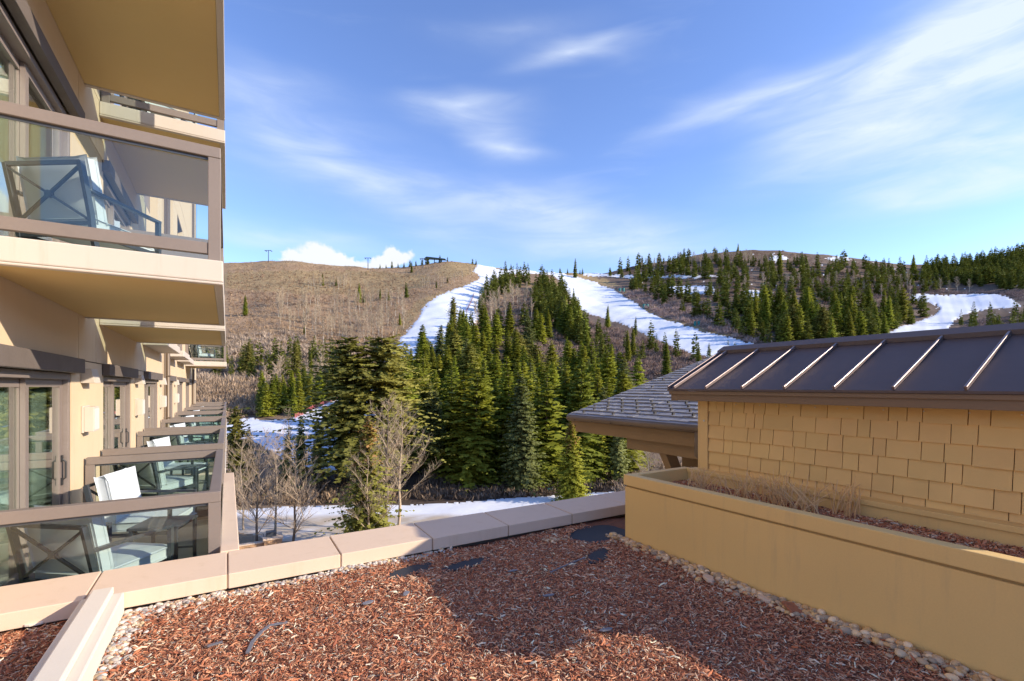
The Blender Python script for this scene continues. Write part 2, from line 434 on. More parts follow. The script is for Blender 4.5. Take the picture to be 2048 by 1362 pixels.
def catmull(pts, n=6):
    P = np.array(pts, float); out = []
    for i in range(len(P)):
        p0, p1, p2, p3 = P[i - 1], P[i], P[(i + 1) % len(P)], P[(i + 2) % len(P)]
        for t in np.linspace(0, 1, n, endpoint=False):
            out.append(.5 * (2 * p1 + (p2 - p0) * t + (2 * p0 - 5 * p1 + 4 * p2 - p3) * t * t + (3 * p1 - p0 - 3 * p2 + p3) * t ** 3))
    return np.array(out)


RUNS = {
    'west_run': [(958, 527), (966, 529), (985, 534), (1002, 541), (1040, 541), (1075, 543), (1060, 551), (1010, 552), (992, 560), (985, 575), (975, 590), (962, 610), (955, 640), (935, 665),
                 (910, 690), (890, 712), (850, 738), (800, 745), (789, 720), (793, 692), (815, 663), (836, 640), (845, 618), (862, 602), (890, 586), (925, 575), (955, 562), (960, 552), (948, 542)],
    'east_run': [(1062, 541), (1105, 543), (1140, 550), (1182, 561), (1230, 580), (1262, 600), (1290, 620), (1330, 641), (1400, 663), (1440, 671), (1500, 686), (1600, 705), (1600, 740),
                 (1480, 722), (1400, 708), (1340, 690), (1290, 668), (1230, 645), (1170, 628), (1148, 606), (1130, 582), (1112, 556), (1075, 549)],
    'far_run': [(1740, 690), (1780, 664), (1845, 641), (1880, 622), (1872, 609), (1845, 600), (1815, 596), (1840, 588), (1890, 592), (1950, 587), (2000, 590), (2035, 603), (2032, 612), (1970, 618), (1925, 633), (1900, 655), (1890, 690)],
    'valley_run': [(440, 850), (497, 836), (530, 842), (585, 835), (640, 812), (700, 788), (770, 765), (830, 770), (820, 800), (770, 850), (720, 905), (660, 945), (580, 925), (500, 880), (440, 870)],
    'road_patch': [(1340, 573), (1380, 571), (1425, 574), (1424, 586), (1385, 588), (1345, 584)],
    'bench_patch': [(1488, 583), (1512, 580), (1540, 586), (1536, 600), (1505, 601), (1486, 596)],
    'ridge_patch': [(1538, 515), (1565, 512), (1576, 517), (1556, 522), (1540, 520)],
    'cat_track': [(1175, 545), (1215, 547), (1300, 550), (1420, 553), (1420, 557), (1300, 555), (1210, 553), (1170, 551)],
    'crest_patch': [(1650, 516), (1690, 513), (1700, 520), (1668, 522)],
}
RUN_LABEL = {'west_run': 'groomed white ski run striped with tree shadows on the west slope'}
FOREST = {
    'central': [(815, 770), (860, 735), (895, 705), (930, 690), (975, 655), (1010, 640), (1060, 655), (1120, 665), (1170, 700), (1225, 745), (1255, 800), (1275, 850), (1300, 930), (1215, 965), (1060, 985), (905, 965), (850, 905), (815, 830)],
}
TAN = [[(800, 700), (770, 705), (790, 660), (830, 610), (870, 590), (930, 572), (960, 560), (955, 566), (890, 590), (845, 622), (815, 665)],
       [(1105, 541), (1190, 553), (1260, 580), (1330, 622), (1420, 655), (1500, 678), (1440, 672), (1330, 642), (1262, 601), (1182, 562)],
       [(1130, 590), (1110, 560), (1090, 560), (1125, 600), (1160, 640)], [(870, 545), (900, 525), (950, 528), (955, 545), (900, 556)],
       [(455, 545), (800, 545), (860, 560), (760, 590), (455, 575)]]


def build_terrain():
    a_in = np.arctan((np.arange(380, 2130, 3.0) - CX) / F_PX)
    cols = np.concatenate([np.radians(np.arange(-180, -42, 3.0)), a_in, np.radians(np.arange(51, 181, 3.0))])
    cols = np.unique(np.round(cols, 6)); nc = len(cols)
    rows = np.concatenate([np.linspace(0.04, 0.55, 12), 1 / np.linspace(1 / .57, 1 / .995, 70), 1 + np.linspace(0, 1, 235), 2 + np.array([.03, .08, .15, .3, .6, 1.0])])
    A, S = np.meshgrid(cols, rows)
    Ac = np.clip(A, -math.radians(58), math.radians(58))
    px = CX + F_PX * np.tan(Ac); ry, rd = ridge(px)
    D = np.where(S < 1, D_FOOT * S, np.where(S <= 2, D_FOOT * np.exp((S - 1) * np.log(rd / D_FOOT)), rd * (1 + 1.6 * (S - 2))))
    Z = z_of(px, D)
    rho = D / np.cos(Ac)
    Xr, Yd = rho * np.sin(A), rho * np.cos(A)
    X, Y = Yd * FS + Xr * FC, Yd * FC - Xr * FS
    gy = gy_of(px, D)
    V = np.stack([X, Y, Z], -1).reshape(-1, 3)
    nr = len(rows)
    i = np.arange(nr - 1)[:, None] * nc + np.arange(nc - 1)[None, :]
    Q = np.stack([i, i + 1, i + nc + 1, i + nc], -1)
    # ground cover colours
    col = np.empty((nr, nc, 3)); col[:] = (0.345, 0.232, 0.14)
    w = wob(px / 90, gy / 18, 1.0)
    col += (w[..., None] * np.array([.035, .022, .012]))
    bands = np.clip(wob(px / 160, gy / 5.5, 1.0) * 1.4, 0, 1)[..., None] * np.where(px < 900, 1, 0.35)[..., None]
    col = col * (1 - bands * .45) + np.array([0.36, 0.265, 0.15]) * bands * .45
    right = np.clip((px - 1000) / 150, 0, 1)[..., None]
    col = col * (1 - right) + (np.array([0.165, 0.118, 0.088]) + w[..., None] * .03) * right
    low = np.clip((gy - 700) / 60, 0, 1)[..., None]
    col = col * (1 - low) + np.array([0.21, 0.145, 0.098]) * low
    jx, jy = px + 5 * wob(px / 8, gy / 8, 1.0), gy + 3 * wob(px / 9 + 4, gy / 7, 1.0)
    for p in TAN: col[inside(catmull(p, 4), jx, jy)] = (0.34, 0.245, 0.13)
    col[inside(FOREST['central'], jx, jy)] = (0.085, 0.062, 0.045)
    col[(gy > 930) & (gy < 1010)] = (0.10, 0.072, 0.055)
    col[gy >= 1010] = (0.27, 0.19, 0.12)
    # snow, lifted out of the hillside as sheets of its own
    fpx = px[:-1, :-1] + 1.5; fgy = (gy[:-1, :-1] + gy[1:, 1:]) / 2; visible = (A[:-1, :-1] > math.radians(-40)) & (A[:-1, :-1] < math.radians(50))
    jx = fpx + 3.2 * wob(fpx / 7, fgy / 5, 1.0) + 2.6 * wob(fpx / 2.7, fgy / 1.7, 1.0) + rng.normal(0, 1.0, fpx.shape); jy = fgy + 1.4 * wob(fpx / 6 + 3, fgy / 4, 1.0) + 1.0 * wob(fpx / 2.3, fgy / 1.9, 1.0)
    taken = np.zeros(fpx.shape, bool)
    sheets = []
    # the trodden run at the foot of the hill
    ny = np.interp(fpx, [300, 470, 640, 880, 1080, 1250, 1500, 2000], [1026, 1019, 1012, 1007, 994, 981, 962, 930])
    fy = np.interp(fpx, [300, 470, 560, 650, 830, 1000, 1250, 1500], [1050, 1062, 1082, 1084, 1068, 1060, 1060, 1060])
    foot = visible & (jy > ny) & (jy < fy)
    sheets.append(('foot_run', foot))
    for k, p in RUNS.items(): sheets.append((k, visible & inside(catmull(p, 5), jx, jy)))
    speck = visible & (fpx > 1240) & (fgy < 640) & (wob(fpx / 11, fgy / 3.2, 1.0) > 0.80)
    sheets.append(('snow_patches', speck & (fgy > ridge(fpx)[0] + 3)))
    VX = V.copy()
    for name, mk in sheets:
        mk = mk & ~taken; taken |= mk
        if not mk.any(): continue
        q = Q[mk]; ids, inv = np.unique(q.ravel(), return_inverse=True)
        vv = V[ids].copy()
        cnt = np.zeros(len(V)); np.add.at(cnt, q.ravel(), 1); edge = cnt[ids] < 4
        dist = D.reshape(-1)[ids]
        vv[:, 2] += np.where(edge, 0.01, 0.0012 * dist)
        mat = M['snow']
        ec = (4 - np.minimum(cnt[ids], 4)) / 3.0; rag = np.clip(ec + .25 * wob(px.reshape(-1)[ids] / 3.1, gy.reshape(-1)[ids] / 2.3, 1.0) * (ec > 0), 0, 1)[:, None]
        cols_ = np.array([.76, .79, .85]) * (1 - .55 * rag) + np.array([.46, .37, .26]) * .55 * rag
        if name == 'foot_run':
            gp, gg = px.reshape(-1)[ids], gy.reshape(-1)[ids]
            d = np.clip((gg - np.interp(gp, [470, 560, 700, 900, 1000, 1250], [1028, 1030, 1027, 1026, 1036, 1052])) / 10, 0, 1) * np.clip(.85 + .45 * wob(gp / 30, gg / 5, 1.0), 0, 1)
            d = np.clip(d + np.clip((520 - gp) / 200, 0, .15), 0, .9)[:, None]
            cols_ = np.array([.82, .83, .85]) * (1 - d) + np.array([.47, .37, .25]) * d; mat = M['dirtysnow']
        o = link({'foot_run': 'snow_track', 'snow_patches': 'snow_patches'}.get(name, 'ski_run'), np_mesh(name, vv, inv.reshape(-1, 4), mat, True, cols_))
        tag(o, kind='structure')
        if name == 'snow_patches': o['kind'] = 'stuff'; tag(o, 'scattered patches of old snow on the wooded eastern hill', 'snow')
    # the hillside keeps going under the snow sheets
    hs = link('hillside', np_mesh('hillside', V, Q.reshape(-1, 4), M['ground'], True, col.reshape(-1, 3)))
    tag(hs, kind='structure')


build_terrain()

# ------------------------------------------------------------------ trees: meshes
def conifer_mesh(name, seed, H, R, levels, nb, K, mat, power=0.85, bare=0.06, spray=0.42, droop=0.25, irr=0.18, top_mat=None, hj=.006, dj=.07):
    r = np.random.default_rng(seed)
    V = []; Fq = []
    lv = np.linspace(bare, 0.985, levels) + r.normal(0, .004, levels)
    hs, az, L = [], [], []
    lop = r.uniform(0, 6.28)
    for h in lv:
        rad = R * ((1 - h) ** power) * (0.55 + 0.45 * min(1, (h - bare) / .12 + .5)) + 0.10
        n = max(3, int(round(nb * (0.45 + 0.55 * (1 - h)) + r.uniform(-1, 1))))
        a0 = r.uniform(0, 6.28)
        lvl = 1 + r.normal(0, irr * .6)
        for k in range(n):
            hs.append(min(.99, h + r.normal(0, hj))); az.append(a0 + 6.283 * k / n + r.normal(0, .28))
            L.append(rad * max(.35, lvl + r.normal(0, irr)) * (1 + .12 * math.cos(az[-1] - lop)))
    hs, az, L = np.array(hs), np.array(az), np.array(L)
    nbr = len(hs)
    s = (np.arange(K) + .6) / K * .92 + .08
    S = np.clip(s[None, :] + r.normal(0, .05, (nbr, K)), .05, 1.02)
    side = np.where((np.arange(K)[None, :] + r.integers(0, 2, (nbr, 1))) % 2 == 0, 1, -1)
    side[:, -1] = 0
    dr = droop * (1.0 - 1.25 * hs) + r.normal(0, dj, nbr)          # lower boughs hang, upper ones rise
    bx, by = np.cos(az), np.sin(az)
    P = np.stack([bx[:, None] * L[:, None] * S, by[:, None] * L[:, None] * S,
                  hs[:, None] * H - dr[:, None] * L[:, None] * S ** 1.5 + .10 * L[:, None] * np.clip(S - .7, 0, 1)], -1)
    ang = az[:, None] + side * (r.uniform(.55, 1.15, (nbr, K)))
    ln = spray * (0.6 + .9 * (1 - S) * np.minimum(L[:, None] / 1.6, 1.5)) * r.uniform(.7, 1.3, (nbr, K)) * (0.55 + .45 * np.minimum(1, L[:, None] / 1.2))
    dz = -dr[:, None] * .9 + r.normal(-.10, .20, (nbr, K))
    d = np.stack([np.cos(ang), np.sin(ang), dz], -1); d /= np.linalg.norm(d, axis=-1, keepdims=True)
    up = np.broadcast_to(np.array([0, 0, 1.0]), d.shape); sx = np.cross(d, up); sx /= np.linalg.norm(sx, axis=-1, keepdims=True) + 1e-9
    n2 = np.cross(sx, d); roll = r.normal(0, .75, (nbr, K))[..., None]
    w = sx * np.cos(roll) + n2 * np.sin(roll)
    ln = ln[..., None]; wid = ln * r.uniform(.30, .52, (nbr, K))[..., None]
    a = P - d * ln * .15; b = P + d * ln * .42 + w * wid; c = P + d * ln; e = P + d * ln * .38 - w * wid
    b[..., 2] -= .04; e[..., 2] -= .04
    # every spray turned outwards, shaded with the rounding of its bough
    outw = np.stack([P[..., 0], P[..., 1], .55 * np.linalg.norm(P[..., :2], axis=-1) + .05], -1); outw /= np.linalg.norm(outw, axis=-1, keepdims=True) + 1e-9
    gn = np.cross(b - a, e - a); gn /= np.linalg.norm(gn, axis=-1, keepdims=True) + 1e-9
    flip = ((gn * outw).sum(-1) < 0)[..., None]
    b, e = np.where(flip, e, b), np.where(flip, b, e); gn = np.where(flip, -gn, gn)
    nn = outw + .75 * gn; nn /= np.linalg.norm(nn, axis=-1, keepdims=True)
    V = np.stack([a, b, c, e], 2).reshape(-1, 3); nq = len(V) // 4
    Fq = np.arange(nq * 4).reshape(-1, 4)
    me = np_mesh(name, V, Fq, mat, True)
    me.normals_split_custom_set_from_vertices(np.repeat(nn.reshape(-1, 3), 4, 0))
    if top_mat is not None:
        me.materials.append(top_mat)
        zc = V.reshape(-1, 4, 3)[:, 0, 2]
        pr = r.uniform(0, 1, nq) < np.clip((zc / H - .55) * 1.6, 0, .55)
        me.polygons.foreach_set('material_index', pr.astype(np.int32))
    return me


def trunk_mesh(name, seed, H, r0, mat, top=.97):
    r = random.Random(seed); b = MB(); pts = []; n = 6
    x = y = 0
    for i in range(n + 1):
        t = i / n; pts.append((x, y, -0.6 + t * (H * top + .6))); x += r.uniform(-.05, .05) * r0 * 2; y += r.uniform(-.05, .05) * r0 * 2
    b.tube(pts, [r0 * (1 - .93 * i / n) for i in range(n + 1)], 6)
    return b.mesh(name, mat, True)


def bare_mesh(name, seed, H, spread, nbranch, depth, mat_trunk, mat_twig, r0, low=.3, sides=3, twig=1.0, rise=.9, rmin=.012):
    """leafless tree: trunk mesh and crown mesh"""
    r = random.Random(seed); tb = MB(); cb = MB()
    pts = []; x = y = 0; n = 8
    for i in range(n + 1):
        t = i / n; pts.append(Vector((x, y, -0.4 + t * (H + .4)))); x += r.uniform(-.02, .02) * H * .6; y += r.uniform(-.02, .02) * H * .6
    rads = [r0 * (1 - t / n) ** .8 + .006 for t in range(n + 1)]
    tb.tube(pts, rads, 6)
    def at(t):
        f = min(max(t, 0), .999) * n; i = int(f); return pts[i].lerp(pts[i + 1], f - i), rads[i] * (1 - (f - i)) + rads[i + 1] * (f - i)
    def grow(p, d, L, rad, lev):
        q = [p]; dd = d.copy(); m = 3
        for k in range(m):
            dd = (dd + Vector((r.uniform(-.16, .16), r.uniform(-.16, .16), r.uniform(-.02, .20)))).normalized()
            q.append(q[-1] + dd * (L / m))
        cb.tube(q, [rad, rad * .75, rad * .5, rad * .22], sides, cap=False)
        if lev <= 0: return
        for k in range(int(3 + 2 * twig + r.random() * 2)):
            f = r.uniform(.2, 1.0) * m; i = min(int(f), m - 1); pp = q[i].lerp(q[i + 1], f - i)
            az = r.uniform(0, 6.283); nd = (dd + Vector((math.cos(az), math.sin(az), r.uniform(-.1, .55))) * r.uniform(.55, .95)).normalized()
            grow(pp, nd, L * r.uniform(.32, .55), rad * .5, lev - 1)
    for k in range(nbranch):
        t = low + (1 - low) * (k + r.random()) / nbranch; p, pr = at(t)
        az = k * 2.4 + r.uniform(-.5, .5)
        L = spread * H * (1.15 - .75 * t) * r.uniform(.7, 1.25)
        d = Vector((math.cos(az), math.sin(az), rise * r.uniform(.6, 1.3))).normalized()
        grow(p, d, L, max(rmin, pr * .5), depth)
    return tb.mesh(name + '_trunk', mat_trunk, True), cb.mesh(name + '_crown', mat_twig, False)


PROTO = {}
for k in range(6):
    PROTO['spruce%d' % k] = (conifer_mesh('spruce_crown', 11 + k, 18, [2.9, 2.4, 3.3, 2.6, 3.0, 2.3][k], [52, 58, 46, 60, 48, 56][k], [8, 9, 7, 9, 8, 8][k], 12, M['needle'], irr=[.18, .22, .30, .2, .26, .16][k], power=[.85, .7, .95, .78, .62, .9][k], spray=.56, bare=.05),
                             trunk_mesh('spruce_trunk', 5 + k, 18, .22, M['bark']), 18.0)
for k in range(3):
    PROTO['blue%d' % k] = (conifer_mesh('blue_crown', 41 + k, 18, 2.9, 50, 8, 11, M['needleblue'], power=.72, spray=.55, irr=.24), trunk_mesh('blue_trunk', 45 + k, 18, .22, M['bark']), 18.0)
for k in range(3):
    PROTO['fir%d' % k] = (conifer_mesh('fir_crown', 61 + k, 18, [4.3, 3.8, 4.8][k], 58, 13, 26, M['needleolive'], power=[.52, .6, .48][k], bare=[.16, .1, .2][k], spray=.36, droop=.10, irr=.42, hj=.022, dj=.22), trunk_mesh('fir_trunk', 65 + k, 18, .32, M['bark']), 18.0)
for k in range(3):
    PROTO['dark%d' % k] = (conifer_mesh('dark_crown', 81 + k, 18, [2.6, 3.0, 2.3][k], 34, 7, 8, M['needledark'], power=.75, spray=.75), trunk_mesh('dark_trunk', 85 + k, 18, .22, M['bark']), 18.0)
PROTO['hero0'] = (conifer_mesh('hero_crown', 101, 18, 4.2, 64, 11, 18, M['needle'], power=.8, bare=.03, spray=.46, irr=.22, top_mat=M['cones']), trunk_mesh('hero_trunk', 105, 18, .24, M['bark']), 18.0)
PROTO['hero1'] = (conifer_mesh('hero_crown', 102, 18, 4.6, 56, 10, 20, M['needleyellow'], power=.85, bare=.03, spray=.46, irr=.30, droop=.35, top_mat=M['cones']), trunk_mesh('hero_trunk', 106, 18, .24, M['bark']), 18.0)
PROTO['hero2'] = (conifer_mesh('hero_crown', 103, 18, 3.5, 64, 10, 17, M['needleblue'], power=.70, bare=.03, spray=.46, irr=.22), trunk_mesh('hero_trunk', 107, 18, .24, M['bark']), 18.0)
for k in range(4):
    t_, c_ = bare_mesh('aspen', 201 + k, 12, .24, 28, 1, M['aspen'], M['twig'], .10, low=.36, sides=3, twig=1.8, rise=1.3, rmin=.10)
    PROTO['aspen%d' % k] = (c_, t_, 12.0)
for k in range(5):
    t_, c_ = bare_mesh('bare', 301 + k, 12, [.36, .30, .40, .34, .30][k], 24, 2, M['twig'] if k % 2 else M['bark'], M['twig'], .15, low=[.16, .28, .14, .2, .3][k], sides=3, twig=2.2, rmin=.028, rise=[.85, 1.1, .7, 1.0, 1.2][k])
    PROTO['bare%d' % k] = (c_, t_, 12.0)
for k in range(2):
    t_, c_ = bare_mesh('round', 401 + k, 12, .24, 26, 2, M['twig'], M['twig'], .14, low=.2, sides=3, twig=2.2, rise=1.3, rmin=.03)
    PROTO['round%d' % k] = (c_, t_, 12.0)

NEEDLE = ('spruce', 'blue', 'fir', 'dark', 'hero')


def plant(kind, px, gy, hpx, label, group, name=None, wide=1.0, D=None, metres=None):
    crown, trunk, H = PROTO[kind]
    D = float(D_of(px, gy)) if D is None else D
    z = float(z_of(px, D)); X, Y = to_world(px, D)
    h = metres if metres else hpx * D / F_PX
    s = h / H
    nm = name or ('conifer_tree' if kind.startswith(NEEDLE) else 'bare_tree')
    o = empty(nm, (X, Y, z - .1), random.uniform(0, 6.28)); o.scale = (s * wide, s * wide, s); o.rotation_euler.x = random.gauss(0, .025); o.rotation_euler.y = random.gauss(0, .025)
    link('crown', crown, o); link('trunk', trunk, o)
    return tag(o, label, 'tree', group)


# ------------------------------------------------------------------ trees one by one
G1 = 'trees in front of the forest'
plant('hero0', 1145, 1006, 172, 'bright yellow-green spruce with brown cone-laden tip beside the tan planter corner', G1, 'spruce_tree')
plant('hero2', 1048, 985, 238, 'tall blue-green spruce in front of the dark forest wall, beyond the parapet', G1, 'spruce_tree')
plant('hero2', 872, 948, 172, 'grey-green spruce with pale frosted top at the forest edge', G1, 'spruce_tree', wide=.9)
plant('spruce4', 962, 968, 212, 'slender bright green spruce at the forest foot, between the pale one and the blue-green one', G1, 'spruce_tree', wide=1.0)
plant('hero1', 733, 1100, 272, 'ragged spruce with rusty brown top rising through bare branches behind the parapet', G1, 'spruce_tree', wide=1.02)
plant('fir0', 712, 975, 300, 'broad olive fir with open boughs towering over the shaded snow', 'olive firs by the shaded run', 'fir_tree', wide=1.55)
plant('fir2', 765, 965, 292, 'broadest olive fir, its crown reaching up to the lit ski run', 'olive firs by the shaded run', 'fir_tree', wide=1.45)
plant('fir1', 795, 905, 205, 'olive fir leaning out of the forest edge below the lit ski run', 'olive firs by the shaded run', 'fir_tree', wide=1.4)
plant('blue1', 808, 830, 146, 'narrow dark spruce whose tip stands against the lit ski run', 'olive firs by the shaded run', 'spruce_tree')
for (px, gy, h, k, lab) in [
        (472, 985, 175, 'fir1', 'olive conifer tucked behind the end of the balcony rails'), (497, 975, 130, 'blue0', 'dark conifer between the balcony rails and the shaded snow'),
        (600, 950, 120, 'blue1', 'blue-green spruce on the shaded snow, first of the low pair'), (634, 945, 112, 'blue2', 'pointed blue-green spruce on the shaded snow, second of the low pair'),
        (575, 965, 105, 'blue0', 'low dark spruce under the round bare tree')]:
    plant(k, px, gy, h, lab, 'spruces by the shaded snow', 'spruce_tree')
for (px, gy, h, k, w, lab) in [
        (512, 1100, 222, 'bare0', 1.0, 'bare grey tree forking low beside the balcony rails'),
        (552, 1075, 195, 'bare1', 1.0, 'bare pale aspen with a white trunk behind the stone pillar'),
        (584, 1098, 212, 'bare2', 1.0, 'bare spreading tree with a mossy forked trunk on the trodden snow'),
        (487, 1060, 170, 'bare3', 1.0, 'thin bare tree nearest the balcony rails'),
        (738, 1108, 200, 'bare3', 1.0, 'bare white-stemmed aspen in front of the rusty-topped spruce'),
        (772, 1075, 262, 'bare4', 1.15, 'tall bare aspen with brown catkins just east of the rusty-topped spruce'),
        (795, 1062, 235, 'bare1', 1.1, 'bare tree with long outstretched boughs reaching over the snow track'),
        (706, 1085, 150, 'bare2', .8, 'low bare tree at the west foot of the rusty-topped spruce')]:
    plant(k, px, gy, h, lab, 'bare trees below the parapet', 'bare_tree', wide=w)
plant('round0', 577, 930, 108, 'round leafless greyish tree standing before the shaded snow', 'round leafless trees', 'bare_tree')
plant('round1', 1300, 990, 130, 'pale leafless thicket tree under the grey eave', 'leafless trees under the grey eave', 'bare_tree', wide=1.3)
plant('bare4', 1345, 990, 140, 'pale leafless tree framed between planter and timber brace', 'leafless trees under the grey eave', 'bare_tree', wide=1.3)
plant('bare1', 1385, 985, 130, 'pale leafless tree close against the tan corner board', 'leafless trees under the grey eave', 'bare_tree', wide=1.3)
plant('blue0', 1235, 965, 150, 'green spruce half hidden behind the grey eave', G1, 'spruce_tree')
plant('spruce2', 1195, 960, 140, 'dark spruce just left of the grey eave corner', G1, 'spruce_tree')

# ------------------------------------------------------------------ trees of the stands
trees = []          # (pixel height, kind, px, gy, label, group)


def stand(n, poly, kinds, hm, label, group, sep=6.0, wide=1.0, hmin=10, asp=False):
    poly = np.array(poly, float); lo, hi = poly.min(0), poly.max(0); got = []
    tries = 0
    while len(got) < n and tries < n * 60:
        tries += 1
        px, gy = random.uniform(lo[0], hi[0]), random.uniform(lo[1], hi[1])
        if not inside(poly, np.array(px), np.array(gy)): continue
        gy = max(gy, float(ridge(px)[0]) + .5)
        if any((px - a) ** 2 + ((gy - b) * 1.6) ** 2 < sep ** 2 for a, b in got): continue
        if any(inside(catmull(RUNS[r_], 3), np.array(px), np.array(gy)) for r_ in ('west_run', 'east_run', 'far_run', 'valley_run')): continue
        got.append((px, gy))
        h = random.uniform(*hm); D = float(D_of(px, gy))
        trees.append((h / D * F_PX, random.choice(kinds), px, gy, label, group, h, wide * random.uniform(.85, 1.15), D))


SP = ['spruce%d' % k for k in range(6)]; SPB = SP + SP + ['blue0', 'blue1', 'fir1']; DK = ['dark0', 'dark1', 'dark2']; ASP = ['aspen%d' % k for k in range(4)]
stand(128, FOREST['central'], SPB, (17, 25), 'the dense central stand', 'conifers of the central stand', sep=13, wide=1.5)
stand(24, [(820, 800), (880, 745), (1180, 790), (1280, 860), (1200, 950), (900, 950)], SP, (18, 25), 'the dense central stand', 'conifers of the central stand', sep=22, wide=1.5)
stand(26, [(968, 600), (975, 578), (1030, 562), (1058, 566), (1055, 580), (1010, 600), (985, 612)], DK, (15, 24), 'the dark knoll-top clump', 'conifers on top of the knoll', sep=6)
stand(60, [(1058, 590), (1085, 572), (1115, 580), (1150, 640), (1200, 690), (1150, 700), (1080, 660), (1060, 630)], SP + DK, (16, 25), 'the knoll\'s east flank', 'conifers on the knoll flank', sep=7, wide=1.2)
stand(22, [(1165, 660), (1260, 690), (1370, 715), (1490, 725), (1480, 745), (1300, 760), (1200, 740)], SP + DK, (12, 19), 'the line below the wide run', 'spruces below the wide run', sep=16)
stand(190, [(1250, 575), (1330, 545), (1420, 560), (1560, 555), (1700, 575), (1860, 605), (1870, 640), (1780, 690), (1500, 690), (1420, 655), (1330, 610)], SP + DK + ['fir1'], (8, 25), 'the eastern wooded band', 'conifers of the eastern band', sep=6, wide=1.25)
stand(70, [(1480, 640), (1600, 620), (1800, 640), (1850, 660), (1770, 700), (1560, 700)], SP + ['fir1'], (18, 28), 'the wood above the metal roof', 'tall conifers above the metal roof', sep=9, wide=1.3)
stand(24, [(1890, 665), (1930, 640), (2060, 625), (2060, 690), (1900, 690)], DK + SP, (11, 17), 'the clump by the far run', 'spruces by the far run', sep=10)
stand(185, [(1200, 549), (1260, 537), (1330, 524), (1450, 522), (1600, 525), (1800, 540), (1880, 540), (1900, 580), (1820, 590), (1650, 570), (1400, 550), (1250, 556)], DK, (7, 22), 'the high eastern wood', 'conifers high on the eastern hill', sep=4.5, wide=1.25)
stand(220, [(1830, 540), (1900, 532), (2000, 515), (2060, 506), (2060, 580), (1960, 575), (1850, 560)], DK, (12, 20), 'the far ridge wood', 'conifers on the far ridge', sep=3.6, wide=1.3)
stand(34, [(390, 740), (520, 720), (620, 705), (690, 730), (700, 760), (600, 770), (480, 770)], SP + ['fir0', 'fir1'], (10, 16), 'the scatter amid brush', 'conifers among the brush', sep=14)
stand(34, [(505, 835), (520, 815), (600, 800), (690, 775), (705, 790), (640, 812), (585, 834), (530, 842)], SP, (9, 14), 'the snow bank', 'conifers along the snow bank', sep=9, wide=1.35)
stand(14, [(958, 600), (978, 612), (955, 655), (925, 700), (905, 722), (893, 716), (930, 655)], SP + DK, (15, 23), 'the west run edge', 'conifers on the west run edge', sep=9)
stand(9, [(790, 870), (830, 840), (855, 880), (850, 935), (800, 940)], SPB, (21, 27), 'the central stand\'s west foot', 'conifers at the stand foot', sep=13, wide=1.2)
stand(16, [(830, 795), (815, 760), (850, 740), (870, 760), (850, 810)], SPB, (15, 21), 'the central stand\'s edge', 'conifers at the stand edge', sep=8)
stand(130, [(550, 615), (640, 602), (800, 602), (818, 650), (790, 690), (700, 695), (640, 690), (560, 655)], ASP, (10, 16), 'the brown slope grove', 'aspens of the western grove', sep=4, wide=1.15)
stand(18, [(610, 572), (705, 568), (700, 578), (615, 580)], ASP, (9, 13), 'the small high clump', 'aspens of the high clump', sep=4, wide=1.2)
stand(26, [(840, 568), (955, 548), (958, 556), (900, 574), (845, 580)], ASP, (7, 11), 'the row above west run', 'aspens above the west run', sep=5, wide=1.2)
stand(30, [(940, 640), (955, 612), (1020, 600), (1080, 620), (1070, 660), (1000, 650), (960, 660)], ASP, (12, 18), 'the shaded knoll face', 'aspens on the knoll', sep=6, wide=1.2)
stand(40, [(1270, 535), (1400, 520), (1540, 520), (1540, 532), (1400, 534), (1290, 546)], ASP, (10, 15), 'the eastern crest strip', 'aspens below the eastern crest', sep=4.5, wide=1.2)
stand(30, [(1400, 580), (1640, 570), (1800, 570), (1980, 585), (1880, 588), (1800, 600)], ASP, (12, 18), 'the far run scatter', 'aspens near the far run', sep=14, wide=1.3)
stand(14, [(470, 800), (560, 770), (680, 770), (700, 785), (600, 800), (500, 825)], ASP, (12, 17), 'the snow bank aspens', 'aspens on the snow bank', sep=14, wide=1.3)
for (px, b, t, lab) in [(491, 631, 589, 'lone dark conifer on the brown slope close to the balconies'), (645, 570, 546, 'single conifer in the high aspen clump'), (672, 571, 556, 'small conifer just right of the high aspen clump'),
                        (718, 606, 566, 'narrow conifer, first of the row above the aspen grove'), (728, 606, 577, 'bushy conifer, second of the row above the aspen grove'), (760, 601, 579, 'conifer in the middle of the row above the aspen grove'),
                        (777, 603, 580, 'slim conifer near the east end of the row above the aspen grove'), (813, 598, 566, 'conifer at the east end of the row above the aspen grove'), (800, 651, 626, 'lone green conifer between the aspen grove and the west run'),
                        (608, 668, 650, 'small dark conifer below the west end of the aspen grove'), (732, 553, 545, 'tiny conifer high on the brown slope'), (873, 574, 558, 'small conifer in the aspen row above the west run'), (895, 566, 553, 'second small conifer in the aspen row above the west run'),
                        (823, 542, 519, 'dark conifer on the crest west of the lift station'), (908, 690, 596, 'ragged leaning olive conifer at the knoll edge against the west run'),
                        (1150, 555, 516, 'tall conifer alone on the saddle between the runs'), (1476, 503, 486, 'tiny lone conifer standing on the eastern crest'), (1148, 618, 580, 'dark spruce at the upper edge of the wide run'), (1215, 655, 608, 'tallest spruce on the edge of the wide run'),
                        (1270, 672, 630, 'spruce standing against the snow of the wide run'), (1560, 548, 500, 'tall conifer breaking the crest line of the eastern hill'), (1605, 545, 500, 'dense tall conifer on the crest above the eastern band'), (1828, 546, 508, 'broad dark conifer on the eastern skyline')]:
    D = float(D_of(px, b)); k = 'fir1' if 'leaning' in lab else random.choice(DK + SP[:2])
    plant(k, px, b, b - t, lab, 'lone conifers on the slopes', 'conifer_tree', wide=.8 if 'leaning' in lab else 1.0)
